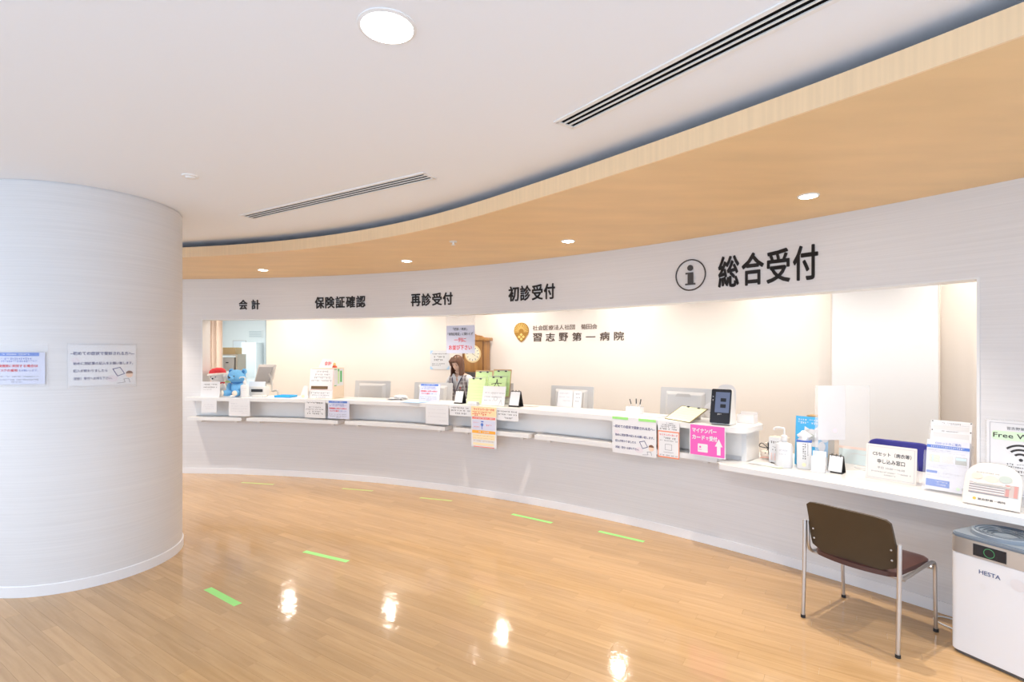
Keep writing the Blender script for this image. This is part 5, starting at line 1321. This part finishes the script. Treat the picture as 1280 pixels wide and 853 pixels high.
# seat cushion: rounded, rear edge bowed
def grid_slab(name, fn, nu, nv, thick, m, parent, smooth=True):
    """fn(u, v) -> (front point, normal) ; closed thin shell"""
    bm = bmesh.new(); G = []
    for side in (0, 1):
        G.append([[bm.verts.new(fn(i / nu, j / nv)[0] + fn(i / nu, j / nv)[1] * (thick if side else 0)) for i in range(nu + 1)] for j in range(nv + 1)])
    for L_ in G:
        for j in range(nv):
            for i in range(nu): bm.faces.new((L_[j][i], L_[j][i + 1], L_[j + 1][i + 1], L_[j + 1][i]))
    A, B = G
    for i in range(nu):
        bm.faces.new((A[0][i], A[0][i + 1], B[0][i + 1], B[0][i])); bm.faces.new((A[nv][i], A[nv][i + 1], B[nv][i + 1], B[nv][i]))
    for j in range(nv):
        bm.faces.new((A[j][0], A[j + 1][0], B[j + 1][0], B[j][0])); bm.faces.new((A[j][nu], A[j + 1][nu], B[j + 1][nu], B[j][nu]))
    return fin(name, bm, m, parent, smooth=smooth)
def seat_fn(u, v):
    hwid = 0.236 - 0.02 * (1 - v) - (0.03 * max(0, (0.10 - min(v, 1 - v)) / 0.10) ** 2)
    x = (2 * u - 1) * hwid
    y = y0_ + 0.035 + v * 0.44 - 0.035 * (1 - (2 * u - 1) ** 2) * (1 - v) ** 3
    e = max(abs(2 * u - 1) ** 6, abs(2 * v - 1) ** 6)
    return Vector((x, y, 0.428 + 0.026 * (1 - e) - 0.012 * (1 - v) * 0)), Vector((0, 0, -1))
grid_slab('seat', seat_fn, 20, 16, 0.026, VINYL, t)
def back_fn(u, v):
    # v 0 bottom .. 1 top
    hwid = 0.238 - 0.014 * max(0.0, 1 - v / 0.30) ** 2 * 1.0 - 0.012 * v
    if v > 0.93: hwid -= 0.02 * ((v - 0.93) / 0.07) ** 2
    s = 2 * u - 1
    x = s * hwid
    zb = 0.405 + 0.055 * s * s          # bowed lower edge
    z = zb + v * (0.742 - 0.010 * abs(s) ** 4 - zb)
    y = y0_ + 0.045 - 0.075 * (v ** 1.6) + 0.02 * s * s - 0.028
    return Vector((x, y, z)), Vector((0, 1, 0.15)).normalized()
grid_slab('backrest', back_fn, 24, 16, 0.016, BROWNP, t)
for s in (-1, 1):
    for z in (0.50, 0.56): 
        p_, _ = back_fn(0.5 + s * 0.45, (z - 0.45) / 0.30)
        ball('bolt', (p_.x, p_.y - 0.002, z), 0.006, CHROME, t, (1, 0.5, 1), seg=12)

# ------------------------------------------------------------------ air purifier
PUR_W = mat('purifier_white', (0.80, 0.80, 0.82), 0.22)
PUR_S = mat('purifier_champagne', (0.55, 0.50, 0.45), 0.35, 0.6)
PUR_T = mat('purifier_top_grey', (0.20, 0.24, 0.29), 0.35)
PTH = 67.0
W_, D_ = 0.36, 0.30
base = Vector((2.433, 2.891, 0))
tx = Vector((math.cos(R(PTH)), -math.sin(R(PTH)), 0)); ny = Vector((math.sin(R(PTH)), math.cos(R(PTH)), 0))
t = thing('air_purifier', 'white floor-standing air purifier with a silver band under the desk edge', 'air purifier', base + tx * W_ / 2 + ny * D_ / 2, R(-PTH))
def rbox(name, w, d, z0, z1, rad, m, parent, bev=0.004):
    bm = bmesh.new(); f = bm.faces.new([bm.verts.new((x, y, z0)) for x, y in rrect(w, d, rad, 6)])
    g = bmesh.ops.extrude_face_region(bm, geom=[f]); bmesh.ops.translate(bm, vec=(0, 0, z1 - z0), verts=[v for v in g['geom'] if isinstance(v, bmesh.types.BMVert)])
    bmesh.ops.recalc_face_normals(bm, faces=bm.faces)
    if bev:
        bmesh.ops.bevel(bm, geom=[e for e in bm.edges if abs(e.verts[0].co.z - e.verts[1].co.z) < 1e-5], offset=bev, segments=2, affect='EDGES')
    return fin(name, bm, m, parent, smooth=True)
rbox('base', W_ - 0.02, D_ - 0.02, 0.0, 0.02, 0.03, mat('purifier_base', (0.10, 0.09, 0.085), 0.5), t)
rbox('body', W_, D_, 0.018, 0.555, 0.035, PUR_W, t)
rbox('silver_band', W_ + 0.002, D_ + 0.002, 0.553, 0.640, 0.036, PUR_S, t, 0.003)
rbox('top_deck', W_, D_, 0.640, 0.662, 0.036, PUR_T, t, 0.006)
# domed ring grille on the deck
lathe('grille_dome', [(0.0, 0.664), (0.06, 0.668), (0.115, 0.682), (0.132, 0.686), (0.138, 0.682), (0.140, 0.660)], PUR_T, t, (0, 0.0, 0.0), seg=48)
for k in range(5):
    rr_ = 0.055 + 0.017 * k
    tube('grille_ring', [(rr_ * math.cos(2 * math.pi * q / 48), rr_ * math.sin(2 * math.pi * q / 48), 0.672 + 0.0034 * k) for q in range(48)], 0.0035, mat('purifier_ring', (0.10, 0.13, 0.17), 0.4), t, 6, closed=True)
dsp = prism('display_panel', rect(-0.07, 0.07, 0.566, 0.627), 0.004, READ_B, t, (0.0, -D_ / 2 - 0.005, 0))
ringo('indicator_ring', 0.021, 0.024, mat('indicator_green', (0.05, 0.25, 0.10), 0.5, emit=(0.10, 0.55, 0.18), estr=0.12), dsp, 0, 0.596, n=40)
mk = writing('maker_name', 'HESTA', -0.046, 0.046, 0.474, 0.496, mat('logo_navy', (0.06, 0.10, 0.24), 0.4), t, 0.015); mk.location.y = -D_ / 2 - 0.001
ink('round_sticker', [circ(0.030, 20, 0.115, 0.475)], mat('sticker_pink', (0.76, 0.73, 0.74), 0.5), t).location.y = -D_ / 2 - 0.001
ink('sticker_mark', [circ(0.013, 16, -0.03, 0.41, sz=1.2)], mat('sticker_grey', (0.75, 0.745, 0.755), 0.5), t).location.y = -D_ / 2 - 0.001
o = tube('power_cord', smooth_path([(2.70, 2.99, 0.006), (2.62, 3.10, 0.006), (2.60, 3.20, 0.006), (2.66, 3.24, 0.006), (2.72, 3.20, 0.006), (2.78, 3.10, 0.006), (2.84, 2.99, 0.006)], 8), 0.0045, WPLAST, None, 8)
setp(o, 'white power cord looping on the floor between the chair and air purifier', 'cord')

# ------------------------------------------------------------------ receptionist
def skin_chain(nodes, edges):
    """nodes: {name: (xyz, radius)}; returns an evaluated skinned mesh"""
    me = bpy.data.meshes.new('skeleton'); keys = list(nodes); idx = {k: i for i, k in enumerate(keys)}
    me.from_pydata([nodes[k][0] for k in keys], [(idx[a], idx[b]) for a, b in edges], [])
    o = bpy.data.objects.new('skeleton', me); COL.objects.link(o)
    md = o.modifiers.new('skin', 'SKIN'); md.use_smooth_shade = True
    for k in keys:
        rr_ = nodes[k][1]; rr_ = rr_ if isinstance(rr_, tuple) else (rr_, rr_)
        me.skin_vertices[0].data[idx[k]].radius = rr_
    me.skin_vertices[0].data[0].use_root = True
    sd = o.modifiers.new('sub', 'SUBSURF'); sd.levels = 2
    dg = bpy.context.evaluated_depsgraph_get(); dg.update()
    out = bpy.data.meshes.new_from_object(o.evaluated_get(dg))
    bpy.data.objects.remove(o); bpy.data.meshes.remove(me)
    return out
# local frame: she faces -y (the hall), bowing her head; x to the viewer's right
N = {}
N['pelvis'] = ((0, 0.04, 0.88), (0.155, 0.115)); N['waist'] = ((0, 0.03, 1.02), (0.125, 0.095)); N['chest'] = ((0, 0.01, 1.18), (0.150, 0.105)); N['upper'] = ((0, 0.0, 1.285), (0.12, 0.085)); N['neck'] = ((0, -0.01, 1.36), (0.050, 0.050)); N['skull'] = ((0, -0.045, 1.43), (0.055, 0.055))
E_ = [('pelvis', 'waist'), ('waist', 'chest'), ('chest', 'upper'), ('upper', 'neck'), ('neck', 'skull')]
for s, n in ((-1, 'l'), (1, 'r')):
    N['sh' + n] = ((s * 0.165, 0.005, 1.285), 0.062); N['el' + n] = ((s * 0.225, -0.06, 1.03), 0.044); N['wr' + n] = ((s * 0.13, -0.245, 0.90), 0.028)
    N['pa' + n] = ((s * 0.115, -0.30, 0.885), (0.036, 0.020))
    E_ += [('upper', 'sh' + n), ('sh' + n, 'el' + n), ('el' + n, 'wr' + n), ('wr' + n, 'pa' + n)]
    N['hip' + n] = ((s * 0.085, 0.04, 0.80), 0.098); N['kn' + n] = ((s * 0.085, 0.03, 0.46), 0.062); N['an' + n] = ((s * 0.085, 0.06, 0.09), 0.040); N['to' + n] = ((s * 0.095, -0.08, 0.04), 0.036)
    E_ += [('pelvis', 'hip' + n), ('hip' + n, 'kn' + n), ('kn' + n, 'an' + n), ('an' + n, 'to' + n)]
body = skin_chain(N, E_)
bm = bmesh.new(); bm.from_mesh(body)
# fingers
for s, n in ((-1, 'l'), (1, 'r')):
    px_, py_, pz_ = N['pa' + n][0]
    for k, (dx, ln) in enumerate(((-0.027, 0.055), (-0.009, 0.068), (0.009, 0.072), (0.027, 0.062))):
        dx = dx if s > 0 else -dx
        q = [(px_ + dx * 0.8, py_ - 0.005, pz_), (px_ + dx, py_ - 0.045, pz_ + 0.006), (px_ + dx * 1.05, py_ - 0.045 - ln * 0.45, pz_ - 0.002), (px_ + dx * 1.0, py_ - 0.045 - ln * 0.8, pz_ - 0.022)]
        add_tube(bm, q, [0.0095, 0.0095, 0.0085, 0.0065], 10)
    dx = -s * 0.03
    add_tube(bm, [(px_ + dx * 0.5, py_ + 0.03, pz_), (px_ + dx * 1.5, py_ - 0.005, pz_ - 0.006), (px_ + dx * 1.7, py_ - 0.04, pz_ - 0.014)], [0.011, 0.0105, 0.008], 10)
# head: ellipsoid with cheek, chin, nose, ears, tilted down
HT = R(24); HC = Vector((0, -0.065, 1.50))
def head_xf(p):   # head space -> body space (pitch forward about x)
    p = Vector(p); c_, s_ = math.cos(HT), math.sin(HT)
    return HC + Vector((p.x, p.y * c_ - p.z * s_, p.y * s_ + p.z * c_))
g = bmesh.ops.create_uvsphere(bm, u_segments=40, v_segments=28, radius=1.0)
for v in g['verts']:
    x, y, z = v.co
    w_ = 0.072 * (1 - 0.24 * max(0, -z) ** 1.5); d_ = 0.092 if y > 0 else 0.086
    px_, py_, pz_ = x * w_, y * d_, z * 0.108
    if z < 0: py_ -= 0.012 * (-z) ** 2 * (1 if y < 0 else 0.2)     # chin
    if y < -0.6: # eye hollows
        for sx_ in (-1, 1): py_ += 0.007 * math.exp(-(((px_ - sx_ * 0.030) / 0.014) ** 2 + ((pz_ - 0.008) / 0.011) ** 2))
    v.co = head_xf((px_, py_, pz_))
def add_blob(c_, r_, sc, seg=12):
    g_ = bmesh.ops.create_uvsphere(bm, u_segments=seg, v_segments=8, radius=r_)
    for v in g_['verts']: v.co = head_xf((c_[0] + v.co.x * sc[0], c_[1] + v.co.y * sc[1], c_[2] + v.co.z * sc[2]))
add_blob((0, -0.092, -0.018), 0.012, (0.9, 1.0, 0.9)); add_blob((0, -0.086, 0.0), 0.010, (0.6, 0.8, 2.2))
add_blob((0, -0.086, -0.050), 0.012, (1.6, 0.5, 0.5)); add_blob((0, -0.083, -0.088), 0.016, (1.2, 0.8, 0.8))
for s in (-1, 1): add_blob((s * 0.073, 0.005, -0.005), 0.022, (0.35, 0.7, 1.2))
me = bpy.data.meshes.new('person_raw'); bm.to_mesh(me); bm.free()
tmp = bpy.data.objects.new('person_raw', me); COL.objects.link(tmp)
rm = tmp.modifiers.new('rm', 'REMESH'); rm.mode = 'VOXEL'; rm.voxel_size = 0.0062; rm.use_smooth_shade = True
sm = tmp.modifiers.new('sm', 'SMOOTH'); sm.iterations = 2; sm.factor = 0.5
dg = bpy.context.evaluated_depsgraph_get(); dg.update()
pm = bpy.data.meshes.new_from_object(tmp.evaluated_get(dg)); bpy.data.objects.remove(tmp)
SKINM = mat('skin', (0.80, 0.52, 0.38), 0.5); SHIRT = mat('shirt_white', (0.86, 0.85, 0.86), 0.7); SKIRT = mat('skirt_navy', (0.03, 0.03, 0.06), 0.7); SHOE = mat('shoe_black', (0.02, 0.02, 0.02), 0.4)
pm.materials.clear()
for m_ in (SHIRT, SKINM, SKIRT, SHOE): pm.materials.append(m_)
for p in pm.polygons:
    c_ = p.center; p.use_smooth = True
    hand = c_.y < -0.235 and c_.z < 1.0 and abs(c_.x) < 0.25 and c_.z > 0.7
    vneck = c_.z > 1.24 and abs(c_.x) < (c_.z - 1.24) * 0.42 and c_.y < -0.02
    if hand or c_.z > 1.345 or vneck: p.material_index = 1
    elif c_.z < 0.07: p.material_index = 3
    elif c_.z < 0.45: p.material_index = 1
    elif c_.z < 0.93 and abs(c_.x) < 0.20 and c_.y > -0.16: p.material_index = 2
PT = 23.45
t = at('person', 'receptionist in white shirt and grey plaid vest looking down behind the counter', 'person', 10.28, PT, 0, turn=-4)
link('body', pm, None, t)
# vest: torso skin pushed outwards, open in a V
vb = bmesh.new(); vb.from_mesh(pm)
kill = []
for f in vb.faces:
    c_ = f.calc_center_median()
    arm = abs(c_.x) > 0.155 - 0.02 * (c_.z > 1.24) or (c_.y < -0.125)
    vopen = c_.y < -0.01 and c_.z > 1.08 and abs(c_.x) < (c_.z - 1.08) * 0.30 + 0.004
    if c_.z < 0.93 or c_.z > 1.335 or arm or vopen: kill.append(f)
bmesh.ops.delete(vb, geom=kill, context='FACES')
vb.normal_update()
for v in vb.verts: v.co += v.normal * 0.010
PLAID = mat('vest_plaid', (0.36, 0.32, 0.32), 0.85)
n_, l_, b_ = nodes_of(PLAID)
tc = n_.new('ShaderNodeTexCoord'); sep = n_.new('ShaderNodeSeparateXYZ'); l_.new(tc.outputs['Object'], sep.inputs[0])
def stripe(out, freq, width):
    a = n_.new('ShaderNodeMath'); a.operation = 'MULTIPLY'; a.inputs[1].default_value = freq; l_.new(out, a.inputs[0])
    f_ = n_.new('ShaderNodeMath'); f_.operation = 'FRACT'; l_.new(a.outputs[0], f_.inputs[0])
    c_ = n_.new('ShaderNodeMath'); c_.operation = 'LESS_THAN'; c_.inputs[1].default_value = width; l_.new(f_.outputs[0], c_.inputs[0]); return c_.outputs[0]
s1, s2 = stripe(sep.outputs['X'], 20, 0.16), stripe(sep.outputs['Z'], 20, 0.16)
mxm = n_.new('ShaderNodeMath'); mxm.operation = 'MAXIMUM'; l_.new(s1, mxm.inputs[0]); l_.new(s2, mxm.inputs[1])
mx = n_.new('ShaderNodeMix'); mx.data_type = 'RGBA'; mx.inputs['A'].default_value = (0.33, 0.29, 0.29, 1); mx.inputs['B'].default_value = (0.72, 0.68, 0.68, 1)
l_.new(mxm.outputs[0], mx.inputs['Factor']); l_.new(mx.outputs['Result'], b_.inputs['Base Color'])
fin('vest', vb, PLAID, t, smooth=True, recalc=False)
for s in (-1, 1):
    prism('collar', [(0.005 * s, 1.30), (0.055 * s, 1.365), (0.085 * s, 1.335), (0.062 * s, 1.255)], 0.006, SHIRT, t, (0, -0.088, 0), (R(-6) * 0, 0, 0))
    tube('vest_piping', smooth_path([(s * 0.078, -0.080, 1.315), (s * 0.055, -0.112, 1.24), (s * 0.022, -0.122, 1.15), (s * 0.004, -0.116, 1.08)], 5), 0.006, mat('piping_navy', (0.04, 0.04, 0.10), 0.6), t, 6)
prism('name_badge', rrect(0.05, 0.032, 0.006, 3, 0.085, 1.20), 0.004, PAPER, t, (0, -0.130, 0))
tube('lanyard', [(0.085, -0.132, 1.185), (0.088, -0.132, 1.145)], 0.004, INKR, t, 6)
# eyes, brows, mouth
EYEM = mat('eye_dark', (0.03, 0.02, 0.02), 0.3); LIP = mat('lip', (0.62, 0.26, 0.22), 0.5)
HAIR = streak_mat('hair_brown', (0.15, 0.06, 0.03), (140, 140, 8), 0.45, 0.4, 0.5, 'obj')
for s in (-1, 1):
    tube('eye', [head_xf((s * (0.030 + dx), -0.0795 + 0.10 * abs(dx), 0.005 - 0.10 * abs(dx))) for dx in (-0.013, -0.006, 0, 0.006, 0.013)], [0.0012, 0.0028, 0.0034, 0.0028, 0.0012], EYEM, t, 8)
    tube('eyebrow', [head_xf((s * (0.030 + dx), -0.084, 0.026 - 0.12 * abs(dx))) for dx in (-0.015, 0, 0.015)], [0.0015, 0.0028, 0.0015], HAIR, t, 6)
tube('mouth', [head_xf((dx, -0.0935 + 0.25 * abs(dx), -0.050)) for dx in (-0.018, -0.008, 0, 0.008, 0.018)], [0.001, 0.003, 0.0034, 0.003, 0.001], LIP, t, 8)
# shoulder-length hair: cap over the skull plus curtains hanging down both sides
hb = bmesh.new(); nu, nv = 48, 22; G = []
for j in range(nv + 1):
    row = []
    for i in range(nu + 1):
        # azimuth from the right temple, round the back, to the left temple; gap at the face
        a = R(-42 + (264) * i / nu)           # 90 = back
        v = j / nv
        if v < 0.45:     # over the dome (head space)
            el = R(90 - 90 * v / 0.45)
            p_ = head_xf((0.083 * math.cos(a) * math.cos(el), 0.102 * math.sin(a) * math.cos(el) + 0.004, 0.012 + 0.110 * math.sin(el)))
        else:            # hanging straight down from the ear line
            top = head_xf((0.083 * math.cos(a), 0.102 * math.sin(a) + 0.004, 0.012)); q = (v - 0.45) / 0.55
            zend = 1.335 + 0.012 * math.sin(i * 2.1) + 0.02 * max(0, math.sin(a))
            fl = 1 + 0.10 * math.sin(q * 2.6)
            p_ = Vector((top.x * fl + 0.003 * math.sin(i * 1.7), top.y + 0.012 * q * math.sin(a) + 0.003 * math.cos(i * 2.3), top.z + (zend - top.z) * q))
        row.append(p_)
    G.append(row)
V0 = [[hb.verts.new(p_) for p_ in r_] for r_ in G]
ctr = head_xf((0, 0.0, 0))
V1 = [[hb.verts.new(p_ + (Vector((ctr.x, ctr.y, max(1.34, min(p_.z, ctr.z)))) - p_).normalized() * 0.010) for p_ in r_] for r_ in G]
for VV in (V0, V1):
    for j in range(nv):
        for i in range(nu):
            hb.faces.new((VV[j][i], VV[j][i + 1], VV[j + 1][i + 1], VV[j + 1][i]))
for j in range(nv):
    for i in (0, nu): hb.faces.new((V0[j][i], V0[j + 1][i], V1[j + 1][i], V1[j][i]))
for i in range(nu): hb.faces.new((V0[nv][i], V0[nv][i + 1], V1[nv][i + 1], V1[nv][i]))
bmesh.ops.remove_doubles(hb, verts=hb.verts, dist=0.0003)
fin('hair', hb, HAIR, t, smooth=True)
# fringe swept across the forehead
fb = bmesh.new()
for k in range(13):
    x = -0.072 + 0.144 * k / 12
    add_tube(fb, [head_xf((x * 0.5, -0.045, 0.108)), head_xf((x * 0.85, -0.092, 0.075)), head_xf((x * 1.05, -0.092 + 0.35 * abs(x), 0.050 if abs(x) < 0.05 else -0.01))], [0.010, 0.011, 0.005], 8)
fin('fringe', fb, HAIR, t, smooth=True)
bpy.context.view_layer.update()
